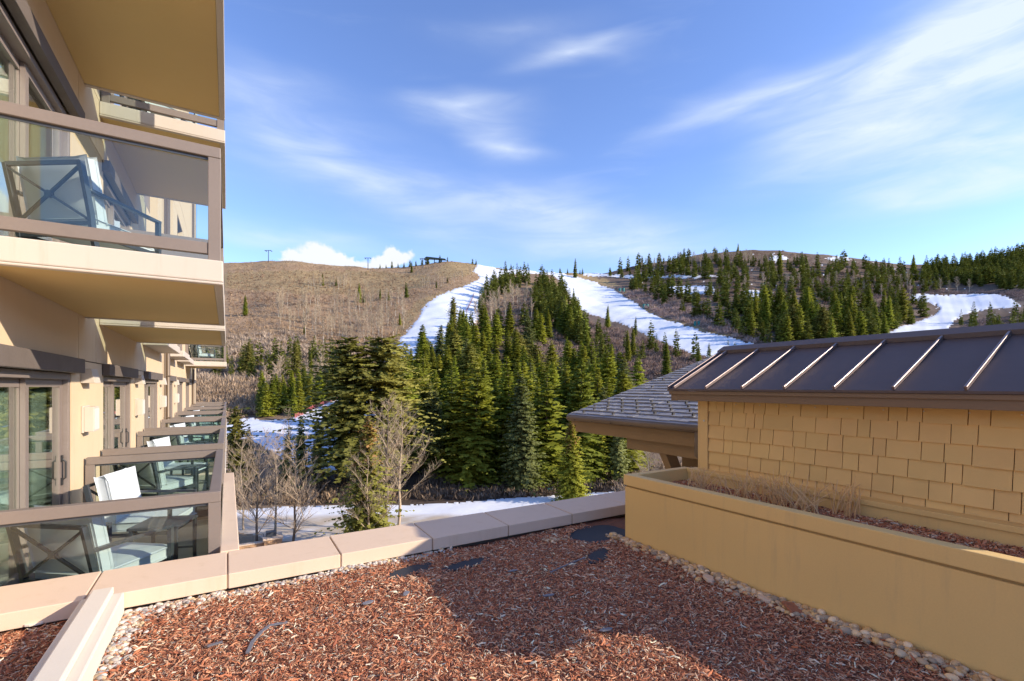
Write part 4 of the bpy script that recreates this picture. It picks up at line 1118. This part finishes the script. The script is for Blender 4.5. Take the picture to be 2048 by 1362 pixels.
def chips(name, n, xr, yr, zf, lo, hi, keep, label):
    x = rng.uniform(*xr, n); y = rng.uniform(*yr, n); k = keep(x, y); x, y = x[k], y[k]; n = len(x)
    z = zf(x, y) + rng.uniform(.0, .024, n)
    L = np.exp(rng.normal(math.log(lo), .50, n)).clip(.008, hi); wd = np.clip(L * rng.uniform(.14, .36, n), .0035, .017); th = wd * rng.uniform(.2, .5, n)
    az = rng.uniform(0, 6.283, n); el = rng.normal(.06, .30, n); ro = rng.normal(0, .5, n)
    d = np.stack([np.cos(az) * np.cos(el), np.sin(az) * np.cos(el), np.sin(el)], -1)
    sx = np.stack([-np.sin(az), np.cos(az), 0 * az], -1); up = np.cross(d, sx)
    wv = sx * np.cos(ro)[:, None] + up * np.sin(ro)[:, None]; nv = np.cross(d, wv)
    c = np.stack([x, y, z], -1); bend = rng.normal(0, .12, n)[:, None] * L[:, None] * nv
    P = []
    for (t, wk) in ((-.5, .55), (0, 1.0), (.5, .45)):
        ctr = c + d * (L * t)[:, None] + (bend if t == 0 else 0)
        sk = rng.uniform(.5, 1.2, n) * wk
        P += [ctr - wv * (wd * sk)[:, None] * .5, ctr + nv * (th * 1.0)[:, None] + wv * (wd * .1)[:, None], ctr + wv * (wd * sk)[:, None] * .5]
    V = np.stack(P, 1).reshape(-1, 3); b = np.arange(n)[:, None] * 9
    F1 = [b + np.array(q) for q in ([0, 1, 4, 3], [1, 2, 5, 4], [3, 4, 7, 6], [4, 5, 8, 7])]
    tone = rng.uniform(0, 1, n)[:, None]; pal = np.array([(.52, .175, .09), (.62, .265, .15), (.37, .12, .07), (.70, .41, .27), (.82, .64, .50), (.22, .085, .055)])
    pick = rng.choice(6, n, p=[.28, .27, .14, .16, .10, .05]); cc = pal[pick] * np.array([.96, 1.02, .95]) * rng.uniform(.75, 1.25, n)[:, None]
    o = link(name, np_mesh(name, V, [np.concatenate(F1)], M['chips'], False, np.repeat(np.clip(cc, .01, .8), 9, 0)))
    tag(o, label, 'mulch', kind='stuff')


def bed_keep(x, y): return ((x < -.89) | (x > -.64)) & (y < 4.42) & ~in_patch(x, y, .92) & ~((x > 3.66)) & (y > .3) & (x * .858 - y * .5135 < 1.15 * (x * .5135 + y * .858) + .2) & (x * .5135 + y * .858 > 1.9)
chips('wood_chips', 160000, (-1.68, 3.68), (.2, 4.43), bedz, .0195, .07, bed_keep, 'reddish shredded bark mulch covering the roof garden bed')
chips('fine_chips', 60000, (-1.68, 3.68), (.2, 4.43), lambda x, y: bedz(x, y) - .006, .016, .04, bed_keep, 'fine reddish bark crumbs between the mulch shreds')


def pebbles(name, pos, label, tint=(1, 1, 1)):
    r_ = rng; V0 = []; 
    import bmesh
    bm = bmesh.new(); bmesh.ops.create_icosphere(bm, subdivisions=2, radius=1.0)
    base = np.array([v.co[:] for v in bm.verts]); fc = np.array([[v.index for v in f.verts] for f in bm.faces]); bm.free()
    nv = len(base); Vs, Cs, Fs = [], [], []
    pal = np.array([(.48, .42, .36), (.40, .36, .33), (.56, .47, .36), (.30, .28, .27), (.52, .39, .23), (.62, .57, .50), (.44, .32, .20)])
    for k, (x, y, z, s) in enumerate(pos):
        ax = np.array([1.0, r_.uniform(.62, .95), r_.uniform(.42, .7)]) * s * r_.uniform(.7, 1.3)
        b = np.sign(base) * np.abs(base) ** r_.uniform(.75, 1.1); b = b / np.linalg.norm(b, axis=1, keepdims=True) * (1 + .10 * np.sin(base @ r_.normal(0, 2.2, 3) + r_.uniform(0, 6)))[:, None]
        b = b * ax; a = r_.uniform(0, 6.28); t = r_.normal(0, .3)
        R1 = np.array([[math.cos(a), -math.sin(a), 0], [math.sin(a), math.cos(a), 0], [0, 0, 1]]); R2 = np.array([[1, 0, 0], [0, math.cos(t), -math.sin(t)], [0, math.sin(t), math.cos(t)]])
        Vs.append(b @ (R1 @ R2).T + np.array([x, y, z + ax[2] * .5])); Fs.append(fc + k * nv); Cs.append(np.tile(np.array(tint) * pal[r_.integers(0, 7)] * r_.uniform(.8, 1.2), (nv, 1)))
    o = link(name, np_mesh(name, np.concatenate(Vs), np.concatenate(Fs), M['pebble'], True, np.concatenate(Cs)))
    tag(o, label, 'gravel', kind='stuff')


pos = []
for k in range(1100):
    x = rng.uniform(-.63, 1.95); d = abs(rng.normal(0, .05 if x > -.1 else .085)); y = 4.445 - d
    if rng.uniform() < np.clip((2.1 - x) / 1.0, .12, 1): pos.append((x, y, float(bedz(x, y)) + rng.uniform(0, .018), rng.uniform(.010, .022)))
for k in range(260):
    y = rng.uniform(3.35, 4.42); x = -.635 + abs(rng.normal(0, .04)) * (1 + (y - 3.3)); pos.append((x, y, float(bedz(x, y)) + rng.uniform(0, .018), rng.uniform(.010, .023)))
pebbles('pebble_strip', pos, 'strip of grey and white pebbles along the sunlit parapet foot')
pos = []
for k in range(1250):
    y = rng.uniform(.2, 3.95); x = 3.685 - abs(rng.normal(0, .062 + .012 * (4 - y)))
    pos.append((x - .01, y, float(bedz(x, y)) + rng.uniform(0, .022), rng.uniform(.013, .030)))
for k in range(90):
    x = rng.uniform(2.9, 3.5); y = 3.95 + (3.6 - x) * .35 + rng.normal(0, .05)
    if not in_patch(np.array(x), np.array(y)): pos.append((x, y, float(bedz(x, y)) + .006, rng.uniform(.012, .024)))
pebbles('pebble_strip', pos, 'strip of tan and buff pebbles along the foot of the planter wall', (1.3, 1.08, .78))
# larger stones and scraps that can be told apart
def slab_stone(x, y, a, b, h, rz, mat, name, label, cat, tilt=0.0, lift=.012):
    n = 9; poly = []
    for k in range(n):
        an = 6.283 * k / n + random.uniform(-.2, .2); poly.append((a * math.cos(an) * random.uniform(.85, 1.1), b * math.sin(an) * random.uniform(.85, 1.1)))
    m = MB(); m.prism(poly, 0, h); o = m.build(name, mat, None, bevel=min(h * .3, .006)); o.location = (x, y, float(bedz(x, y)) + lift); o.rotation_euler = (tilt, tilt * .5, rz)
    tag(o, label, cat)


slab_stone(3.52, 2.62, .085, .04, .03, .9, M['coping'], 'flat_stone', 'flat cream stone lying among the pebbles of the planter strip', 'stone', .1)
slab_stone(3.56, 2.15, .075, .035, .03, 1.2, M['coping'], 'flat_stone', 'long pale stone in the pebbles just before the red tile piece', 'stone', .1)
m = MB(); m.box(-.075, .075, -.045, .045, 0, .02); o = m.build('tile_fragment', M['brick'], None, bevel=.003); o.location = (3.55, 1.93, -1.635); o.rotation_euler = (.12, -.05, .95); tag(o, 'broken piece of red tile among pebbles at the planter foot', 'tile')
def strip(pts, w, label):
    m = MB()
    for p, q in zip(pts[:-1], pts[1:]):
        m.bar((*p, float(bedz(*p)) + .026), (*q, float(bedz(*q)) + .026), w, .008)
    tag(m.build('plastic_edging', M['plastic']), label, 'edging')
def pxbed(px, py):
    r = ray(px, py); k = -1.64 / r.z; return (r.x * k, r.y * k)
strip([pxbed(495, 1305), pxbed(505, 1285), pxbed(522, 1266), pxbed(540, 1252), pxbed(575, 1245)], .022, 'bent strip of grey plastic edging lying in the sunlit mulch')
strip([pxbed(415, 1290), pxbed(445, 1283)], .02, 'short scrap of grey plastic edging left of the bent strip')
strip([pxbed(1100, 1147), pxbed(1130, 1133), pxbed(1170, 1115)], .012, 'thin dark drip line crossing the shaded mulch')
for (px, py, lab) in [(1098, 1192, 'bluish grey scrap lying in the shaded mulch'), (812, 1190, 'grey slate chip in the sunlit mulch near the shadow edge'), (735, 1207, 'small grey scrap in the sunlit mulch, left of the slate chip'), (1025, 1143, 'grey flake in the shaded mulch below the parapet'), (1212, 1262, 'pale grey flake at the lower edge of the shadow')]:
    x, y = pxbed(px, py); slab_stone(x, y, .05, .022, .008, random.uniform(0, 3), M['plastic'], 'slate_chip', lab, 'scrap', .1, .028)
for (px, py, l_, lab) in [(68, 1256, .10, 'large pale wood chunk in the mulch left of the kerb')]:
    x, y = pxbed(px, py); slab_stone(x, y, l_ * .55, .017, .016, .1, M['curb'], 'wood_chunk', lab, 'wood', .05, .03)

# ------------------------------------------------------------------ raised planter
XP, YP = 3.69, 3.78
pl = root('raised_planter', (4.2, 1.5, -1.7)); tag(pl, 'long ochre raised planter wall with a recessed cap line', 'planter')
b = MB(); b.box(XP, XP + .09, -1.6, YP, -1.72, -1.085); b.build('front_panel', M['planter'], pl, bevel=.004)
b = MB(); b.box(XP + .012, XP + .085, -1.6, YP - .012, -1.0845, -1.066); b.build('reveal', M['reveal'], pl)
b = MB(); b.box(XP - .012, XP + .095, -1.6, YP + .012, -1.0655, -.955); b.build('front_cap', M['planter'], pl, bevel=.005)
b = MB(); b.box(XP + .096, 4.66, YP - .08, YP + .012, -1.72, -.957); b.build('end_panel', M['planter'], pl, bevel=.005)
b = MB(); b.box(4.60, 4.742, -1.6, YP - .081, -1.72, -1.00); b.build('back_curb', M['planter'], pl)
b = MB(); b.box(4.585, 4.742, -1.6, YP - .0815, -.9995, -.955); b.build('back_cap', M['planter'], pl, bevel=.005)
o = MB().box(XP + .095, 4.585, -1.6, YP - .081, -1.3, -1.105).build('planter_soil', M['soil']); tag(o, 'dark soil bed filling the raised planter', 'soil', kind='stuff')
chips('planter_mulch', 26000, (XP + .10, 4.58), (-.4, YP - .09), lambda x, y: -1.105 + 0 * x, .026, .07, lambda x, y: y > -.4, 'reddish bark mulch filling the raised planter')


def tuft(px, py, h, n, spread, lab, seed, green=False):
    r = random.Random(seed); rr = ray(px, py); k = -1.09 / rr.z; x0, y0 = rr.x * k, rr.y * k
    x0 = min(max(x0, XP + .2), 4.5)
    g = empty('dry_grass', (x0, y0, -1.10)); st = MB()
    for i in range(n):
        az = r.uniform(0, 6.283); ln = h * r.uniform(.55, 1.1); out = spread * r.uniform(.1, 1.0); bx, by = r.gauss(0, .05), r.gauss(0, .07)
        pts = []; 
        for t in (0, .35, .7, 1.0): pts.append((bx + math.cos(az) * out * t ** 1.4 + r.uniform(-.008, .008), by + math.sin(az) * out * t ** 1.4, ln * t - .15 * ln * t * t * r.random()))
        st.tube(pts, [.0052, .0048, .0040, .0022], 3, cap=False)
        if r.random() < .6:
            p = Vector(pts[2]); q = p + Vector((r.uniform(-.05, .05), r.uniform(-.05, .05), r.uniform(.03, .08))); st.tube([p, q], [.003, .0016], 3, cap=False)
    st.build('stems', M['straw'], g, loc=(0, 0, 0))
    if green:
        lf = MB()
        for i in range(14):
            az = r.uniform(0, 6.283); d = Vector((math.cos(az), math.sin(az), .9)) * .035; sd = Vector((-math.sin(az), math.cos(az), 0)) * .006
            lf.add([Vector((.05, -.05, .0)), d * .6 + sd + Vector((.05, -.05, 0)), d + Vector((.05, -.05, 0)), d * .6 - sd + Vector((.05, -.05, 0))], [(0, 1, 2, 3)])
        lf.build('green_shoots', M['needle'], g, loc=(0, 0, 0))
    tag(g, lab, 'plant', 'dry grass tufts')


tuft(1400, 982, .26, 30, .16, 'dry straw grass tuft at the far end of the planter', 1)
tuft(1442, 993, .20, 14, .10, 'sparse curved dry stem with green shoots in the planter', 2, True)
tuft(1492, 998, .27, 30, .18, 'dry straw grass tuft, second from the planter far end', 3)
tuft(1548, 1010, .33, 42, .17, 'tall dense dry straw grass tuft in the middle of the planter', 4)
tuft(1604, 1024, .30, 34, .24, 'spreading dry straw grass tuft with pale stems over green shoots', 5, True)
tuft(1690, 1030, .30, 26, .15, 'brown wispy dry grass tuft nearest the right end of the planter', 6)

# ------------------------------------------------------------------ the shingled penthouse with the metal roof
XS, YS0, YS1 = 4.75, .10, 3.62
sh = root('shingled_penthouse', (5.6, 1.5, -1.7)); tag(sh, 'low ochre shingle-sided roof house with brown standing-seam metal roof', 'building')
b = MB(); b.box(XS, 6.9, YS0, YS1, -1.7, -.03); b.build('wall', M['gapshade'], sh)
rnd = random.Random(4)
rowz = [-.145, -.29, -.44, -.59, -.74, -.89, -1.04]
for k in range(6):
    zt, zb = rowz[k] + .02, rowz[k + 1]
    y = YS1 - .115 - rnd.uniform(.0, .05)
    ytop = YS1 - .105
    while ytop > YS0 + .02:
        wdt = rnd.choice([.10, .13, .15, .18, .22, .27]) * rnd.uniform(.92, 1.1); ya = max(ytop - wdt, YS0)
        zb2 = zb + rnd.uniform(-.003, .003); tk = .014 + rnd.uniform(-.002, .002)
        s = MB(); g = .003
        s.add([(XS - .004, ya + g, zt), (XS - .004, ytop - g, zt), (XS - .004 - tk * 1.6, ytop - g, zb2), (XS - .004 - tk * 1.6, ya + g, zb2), (XS - .0005, ya + g, zt), (XS - .0005, ytop - g, zt), (XS - .0005, ytop - g, zb2), (XS - .0005, ya + g, zb2)],
              [(0, 1, 2, 3)[::-1], (4, 5, 6, 7), (0, 4, 5, 1), (1, 5, 6, 2), (2, 6, 7, 3), (3, 7, 4, 0)])
        s.build('shingle', M['shingle'], sh)
        ytop = ya
b = MB(); b.box(XS - .03, XS - .0005, YS1 - .10, YS1 + .005, -1.0, -.16); b.box(XS - .03, XS + .1, YS1 + .0055, YS1 + .03, -1.0, -.16); b.build('corner_board', M['board'], sh, bevel=.003)
sc_ = MB(); sc_.tube([(XS - .031, YS1 - .055, -.40), (XS - .038, YS1 - .055, -.40)], .011, 10); sc_.build('screw', M['white'], sh)
for k in range(12):
    y = .2 + k * .27; s_ = MB(); s_.tube([(XS - .02, y, -.20), (XS - .027, y, -.20)], .005, 6); s_.build('nail', M['white'], sh)
XE, ZE, XR, ZR = 4.42, -.035, 5.50, .465
SL = (ZR - ZE) / (XR - XE)
YR1 = YS1 + .22
b = MB(); b.box(XE + .03, XE + .055, YS0 - .2, YR1 - .03, -.165, ZE - .022); b.box(XE + .0555, XS + .05, YS0 - .2, YR1 - .03, -.145, -.125); b.build('fascia', M['fascia'], sh, bevel=.003)
b = MB(); b.box(XE + .012, XE + .0295, YS0 - .2, YR1 - .015, -.095, ZE - .022); b.build('drip_trim', M['fascia'], sh, bevel=.003)
b = MB()
rk = [(XE + .056, -.165), (XE + .056, ZE + .01), (XR, ZR - .03), (7.2, ZR - .03 - (7.2 - XR) * SL), (7.2, -.5), (XR, ZR - .18)]
for yy in (YR1 - .055, YS0 - .2):
    n_ = len(rk); b.add([(x, yy, z) for x, z in rk] + [(x, yy + .024, z) for x, z in rk], [tuple(range(n_))[::-1], tuple(range(n_, 2 * n_))] + [(i, (i + 1) % n_, n_ + (i + 1) % n_, n_ + i) for i in range(n_)])
b.build('rake_board', M['fascia'], sh)
b = MB()
b.add([(XE, YS0 - .22, ZE), (XE, YR1, ZE), (XR, YR1, ZR), (XR, YS0 - .22, ZR), (XE, YS0 - .22, ZE - .02), (XE, YR1, ZE - .02), (XR, YR1, ZR - .02), (XR, YS0 - .22, ZR - .02)],
      [(0, 3, 2, 1), (4, 5, 6, 7), (0, 1, 5, 4), (1, 2, 6, 5), (2, 3, 7, 6), (3, 0, 4, 7)])
zb_ = ZR - (7.3 - XR) * SL
b.add([(XR + .001, YS0 - .22, ZR), (XR + .001, YR1, ZR), (7.3, YR1, zb_), (7.3, YS0 - .22, zb_), (XR + .001, YS0 - .22, ZR - .02), (XR + .001, YR1, ZR - .02), (7.3, YR1, zb_ - .02), (7.3, YS0 - .22, zb_ - .02)],
      [(0, 1, 2, 3), (4, 7, 6, 5), (0, 4, 5, 1), (1, 5, 6, 2), (2, 6, 7, 3), (3, 7, 4, 0)])
roof = b.build('roof', M['metalroof'], sh)
nrm = Vector((-SL, 0, 1)).normalized()
ys = [YR1 - .02] + [YR1 - .105 - .42 * k for k in range(12)]
for y in ys:
    if y < YS0 - .15: continue
    p0, p1 = Vector((XE - .004, y, ZE)) + nrm * .019, Vector((XR - .09, y, ZR - .09 * SL)) + nrm * .019
    s = MB(); s.bar(p0, p1, .018, .034, nrm); s.build('standing_seam', M['seam'], roof, bevel=.004)
s = MB()
s.add([(XR - .13, YS0 - .24, ZR - .13 * SL + .045), (XR - .13, YR1 + .02, ZR - .13 * SL + .045), (XR, YR1 + .02, ZR + .048), (XR, YS0 - .24, ZR + .048), (XR + .13, YR1 + .02, ZR - .13 * SL + .045), (XR + .13, YS0 - .24, ZR - .13 * SL + .045),
       (XR - .13, YS0 - .24, ZR - .13 * SL + .004), (XR - .13, YR1 + .02, ZR - .13 * SL + .004)], [(0, 3, 2, 1), (3, 5, 4, 2), (0, 1, 7, 6)])
s.build('ridge_cap', M['metalroof'], roof)

# ------------------------------------------------------------------ the lower building with the slate roof
XG, ZG, YG1, YG0, SG = 6.5, -.60, 8.25, 3.0, .293
gr = root('slate_roof_pavilion', (9, 6, -20)); tag(gr, 'grey slate-roofed building with deep brown eave behind the metal roof', 'building')
XT = 11.6
b = MB(); zt_ = ZG + (XT - XG) * SG
b.add([(XG, YG0, ZG), (XG, YG1, ZG), (XT, YG1, zt_), (XT, YG0, zt_), (XG, YG0, ZG - .06), (XG, YG1, ZG - .06), (XT, YG1, zt_ - .06), (XT, YG0, zt_ - .06)],
      [(0, 3, 2, 1), (4, 5, 6, 7), (0, 1, 5, 4), (1, 2, 6, 5), (2, 3, 7, 6), (3, 0, 4, 7)])
b.add([(XT, YG0, zt_), (XT, YG1, zt_), (XT + 5, YG1, zt_ - 5 * SG), (XT + 5, YG0, zt_ - 5 * SG)], [(0, 1, 2, 3)])
rf = b.build('roof', M['slate'], gr)
b = MB(); b.bar((XG, YG1 - .03, ZG - .16), (XT, YG1 - .03, zt_ - .16), .05, .19, (0, 0, 1)); b.build('rake_board', M['brownwood'], gr)
ncourse = 25; run = (XT - XG) / ncourse
dirx = Vector((1, 0, SG)).normalized(); nz = Vector((-SG, 0, 1)).normalized(); rr_ = random.Random(12)
for k in range(ncourse):
    c = MB(); y = YG0
    base = Vector((XG + k * run, 0, ZG + k * run * SG))
    while y < YG1:
        wv_ = rr_.uniform(.16, .34); y2 = min(y + wv_, YG1); ov = rr_.uniform(-.02, .02)
        tk = rr_.uniform(.014, .026)
        a0 = base + dirx * (-.03 + ov); a1 = base + dirx * (run * 1.15)
        t0 = nz * (tk + .012); t1 = nz * .006
        p = [a0 + nz * .004, a0 + t0, a1 + t1]
        vs = [(q.x, yy, q.z) for yy in (y + .004, y2 - .004) for q in p]
        c.add(vs, [(0, 1, 2)[::-1], (3, 4, 5), (0, 3, 4, 1), (1, 4, 5, 2)])
        y = y2
    c.build('slate_course', M['slate'], rf)
guard = MB(); guard.box(-.03, .02, -.016, .016, .02, .058); gme = guard.mesh('snow_guard', M['black'])
for k in range(ncourse):
    dense = k in (1, 2, 3, 4)
    y = YG0 + (.2 if k % 2 else .42)
    while y < YG1 - .1:
        if dense or (k % 3 == 0 and rr_.random() < .5):
            q = Vector((XG + (k + .2) * run, y, ZG + (k + .2) * run * SG)); link('snow_guard', gme, rf, q)
        y += .42 if dense else .9
b = MB(); b.bar((XG - .06, YG0, ZG - .01), (XG - .06, YG1 + .04, ZG - .01), .13, .02, (-SG, 0, 1)); b.build('eave_flashing', M['plastic'], gr)
b = MB(); b.tube([(XG - .10, YG0, ZG - .085), (XG - .10, YG1 + .03, ZG - .085)], .065, 10); gt = b.build('gutter', M['copper'], gr, smooth=True)
for k in range(9):
    y = YG1 - .25 - k * .55; h = MB(); h.bar((XG - .03, y, ZG - .02), (XG - .17, y, ZG - .13), .02, .012); h.build('gutter_bracket', M['copper'], gt)
b = MB(); b.box(XG - .035, XG + .02, YG0, YG1, ZG - .22, ZG - .055); b.build('fascia_board', M['brownwood'], gr)
b = MB(); b.box(XG - .018, XG + .03, YG0, YG1 - .12, ZG - .385, ZG - .2205); b.build('lower_fascia', M['brownwood'], gr)
b = MB(); b.box(XG + .08, XG + .32, YG0 - .5, 6.7, ZG - .60, ZG - .386); b.build('eave_beam', M['brownwood'], gr, bevel=.01)
b = MB(); b.box(XG + .031, XG + 5, YG0, YG1 - .1, ZG - .375, ZG - .34); b.build('soffit', M['brownwood'], gr)
b = MB(); b.bar((XG + .20, 5.84, ZG - .55), (XG + .75, 5.75, ZG - 1.7), .18, .20); b.build('timber_brace', M['brownwood'], gr)
b = MB(); b.box(XG + .72, XG + 1.05, 5.6, 5.93, -20, ZG - .38); b.build('timber_post', M['brownwood'], gr)
b = MB(); b.tube([(XG - .10, 4.95, ZG - .10), (XG - .10, 4.95, ZG - .50), (XG - .06, 4.88, ZG - .60), (XG, 4.7, ZG - .64), (XG, 3.9, ZG - .66)], .05, 10); b.build('downspout', M['copper'], gr, smooth=True)

# ------------------------------------------------------------------ far and small things
def at_ground(px, gy):
    D = float(D_of(px, gy)); X, Y = to_world(px, D); return X, Y, float(z_of(px, D)), D


def lift_tower(px, gy, hpx, lab):
    X, Y, Z, D = at_ground(px, gy); h = hpx * D / F_PX
    o = empty('lift_tower', (X, Y, Z), -TH)
    b = MB(); b.tube([(0, 0, -.5), (0, 0, h)], [.45, .35], 8); b.build('tower_pole', M['gunmetal'], o)
    b = MB(); b.box(-3.2, 3.2, -.25, .25, h - .5, h); b.build('cross_arm', M['gunmetal'], o)
    for sx in (-1, 1):
        b = MB(); b.box(sx * 3.0 - .3, sx * 3.0 + .3, -2.2, 2.2, h - 1.1, h - .55); b.build('sheave_train', M['gunmetal'], o)
    tag(o, lab, 'lift tower', 'ski lift towers')


lift_tower(537, 524, 24, 'thin lift tower on the brown crest nearest the hotel')
lift_tower(736, 540, 24, 'thin lift tower on the crest between the heaped clouds')
lift_tower(846, 533, 18, 'short lift tower just left of the lift station')
X, Y, Z, D = at_ground(872, 524.0)
st = empty('lift_station', (X, Y, Z - 1.0), -TH - .2)
b = MB()
prof = [(-14, 4.5), (-13.5, 6.6), (-11, 8.2), (11.5, 4.6), (12.5, 3.2), (-9, 5.6), (-11.5, 4.2)]
n_ = len(prof); b.add([(x, -2.2, z) for x, z in prof] + [(x, 2.2, z) for x, z in prof], [tuple(range(n_)), tuple(range(n_, 2 * n_))[::-1]] + [(i, n_ + i, n_ + (i + 1) % n_, (i + 1) % n_) for i in range(n_)])
b.build('canopy', M['liftgreen'], st)
for x in (-10, -2, 7): c = MB(); c.tube([(x, 0, -1), (x, 0, 5.5 if x < 0 else 3.6)], .5, 8); c.build('column', M['liftgreen'], st)
b = MB(); b.box(-13, -8.5, -1.5, 1.5, 0, 2.8); b.build('operator_hut', M['gunmetal'], st)
tag(st, 'dark green lift station with sloping canopy on the western summit', 'lift station')


def padded_post(px, gy, lab):
    X, Y, Z, D = at_ground(px, gy); o = empty('snow_gun', (X, Y, Z), random.uniform(-.4, .4) - TH)
    s = D / F_PX
    for k in (0, 1):
        b = MB(); b.tube([(k * 7 * s, 0, -.2), (k * 7 * s, 0, 9 * s)], 2.6 * s, 8); b.build('padded_post', M['teal'], o)
    b = MB(); b.bar((0, 0, 7 * s), (11 * s, 0, 11 * s), 1.0 * s, 1.0 * s); b.build('spray_boom', M['gunmetal'], o)
    tag(o, lab, 'snow gun', 'teal snow guns')


padded_post(1097, 985, 'teal padded snow gun posts beside the snow track under the bright spruce')
padded_post(1288, 617, 'teal snow gun halfway down the wide run edge'); padded_post(1390, 655, 'teal snow gun low on the wide run edge'); padded_post(1240, 584, 'small snow gun high on the wide run edge')
# red net along the shaded run
nf = root('safety_net', (0, 0, 0)); fv = []
lin = [(590, 838), (610, 829), (640, 815), (662, 806), (690, 794), (712, 785), (735, 778)]
pts = []
for (px, gy) in catmull(lin + lin[::-1], 4)[:25]:
    X, Y, Z, D = at_ground(px, gy); pts.append(Vector((X, Y, Z)))
net = MB()
for p, q in zip(pts[:-1], pts[1:]):
    for zz in np.linspace(.15, 1.5, 6): net.bar(p + Vector((0, 0, zz)), q + Vector((0, 0, zz)), .03, .05)
    for t in np.linspace(0, 1, 5): m = p.lerp(q, t); net.bar(m + Vector((0, 0, .1)), m + Vector((0, 0, 1.55)), .05, .05)
net.build('netting', M['rednet'], nf)
for p in pts[::3]: b = MB(); b.tube([p - Vector((0, 0, .3)), p + Vector((0, 0, 1.9))], .05, 6); b.build('net_post', M['rednet'], nf)
tag(nf, 'red safety net along the upper bank of the shaded snow', 'fence')
# low red fence along the inner edge of the west run, shade put into its colour
wf = root('boundary_fence', (0, 0, 0)); lin = [(948, 590), (944, 602), (938, 614), (932, 624)]; pts = []
for (px, gy) in lin: X, Y, Z, D = at_ground(px, gy); pts.append(Vector((X, Y, Z)))
b = MB()
for p, q in zip(pts[:-1], pts[1:]):
    for zz in (.5, 1.1, 1.7): b.bar(p + Vector((0, 0, zz)), q + Vector((0, 0, zz)), .08, .22)
b.build('netting', M['darknet'], wf)
for p in pts: c = MB(); c.tube([p - Vector((0, 0, .3)), p + Vector((0, 0, 2.2))], .08, 6); c.build('net_post', M['darknet'], wf)
tag(wf, 'thin red fence with painted-in shade on the shaded side of the west run', 'fence')
# stone pillar and low wall beyond the parapet
X, Y, Z, D = at_ground(545, 1100); zt = -(1071 - HY) / F_PX * D
pi_ = root('stone_pillar', (X, Y, -20)); w = .95
rnp = random.Random(3)
b = MB(); b.box(X - w + .04, X + w - .04, Y - w + .04, Y + w - .04, -20.2, zt - .25); b.build('pillar_core', M['joint'], pi_)
zz = -20.1
while zz < zt - .3:
    hh = rnp.uniform(.22, .4); z2 = min(zz + hh, zt - .26)
    for face in range(4):
        t = -w
        while t < w - .01:
            ww = rnp.uniform(.3, .7); t2 = min(t + ww, w); pr = rnp.uniform(.0, .04); s = MB()
            if face == 0: s.box(X + t + .01, X + t2 - .01, Y - w - pr, Y - w + .05, zz + .01, z2 - .01)
            elif face == 1: s.box(X + t + .01, X + t2 - .01, Y + w - .05, Y + w + pr, zz + .01, z2 - .01)
            elif face == 2: s.box(X - w - pr, X - w + .05, Y + t + .06, Y + t2 - .06 if t2 - t > .2 else Y + t2, zz + .01, z2 - .01)
            else: s.box(X + w - .05, X + w + pr, Y + t + .06, Y + t2 - .06 if t2 - t > .2 else Y + t2, zz + .01, z2 - .01)
            s.build('stone', M['stone'], pi_); t = t2
    zz = z2
b = MB(); b.box(X - w - .15, X + w + .15, Y - w - .15, Y + w + .15, zt - .25, zt); b.build('cap_stone', M['coping'], pi_, bevel=.03)
b = MB(); b.box(X - .7, X + .4, Y - .5, Y + .5, zt + .001, zt + .55); b.build('lantern_box', M['gunmetal'], pi_)
tag(pi_, 'square rust-coloured stone pillar with pale cap beyond the parapet', 'pillar')
X2, Y2, Z2, D2 = at_ground(470, 1112)
lw = root('garden_wall', (X2, Y2, -20)); zt2 = -(1093 - HY) / F_PX * D2
d = Vector((X - X2, Y - Y2, 0)); 
b = MB(); b.bar((X2 - d.x * .5, Y2 - d.y * .5, (zt2 - 20) / 2), (X - d.x * .16, Y - d.y * .16, (zt2 - 20) / 2), .5, zt2 + 20); b.build('wall_body', M['stone'], lw)
b = MB(); b.bar((X2 - d.x * .5, Y2 - d.y * .5, zt2 + .06), (X - d.x * .16, Y - d.y * .16, zt2 + .06), .7, .12); b.build('wall_cap', M['coping'], lw)
for k in range(5):
    p = Vector((X2, Y2, zt2)) + d * (-.4 + k * .29); c = MB(); c.tube([p, p + Vector((0, 0, 1.0))], .03, 6); c.build('rail_post', M['gunmetal'], lw)
c = MB(); p, q = Vector((X2, Y2, zt2 + 1.0)) - d * .4, Vector((X2, Y2, zt2 + 1.0)) + d * .76; c.bar(p, q, .06, .06); c.build('hand_rail', M['gunmetal'], lw)
tag(lw, 'low stone garden wall with dark handrail left of the pillar', 'wall')
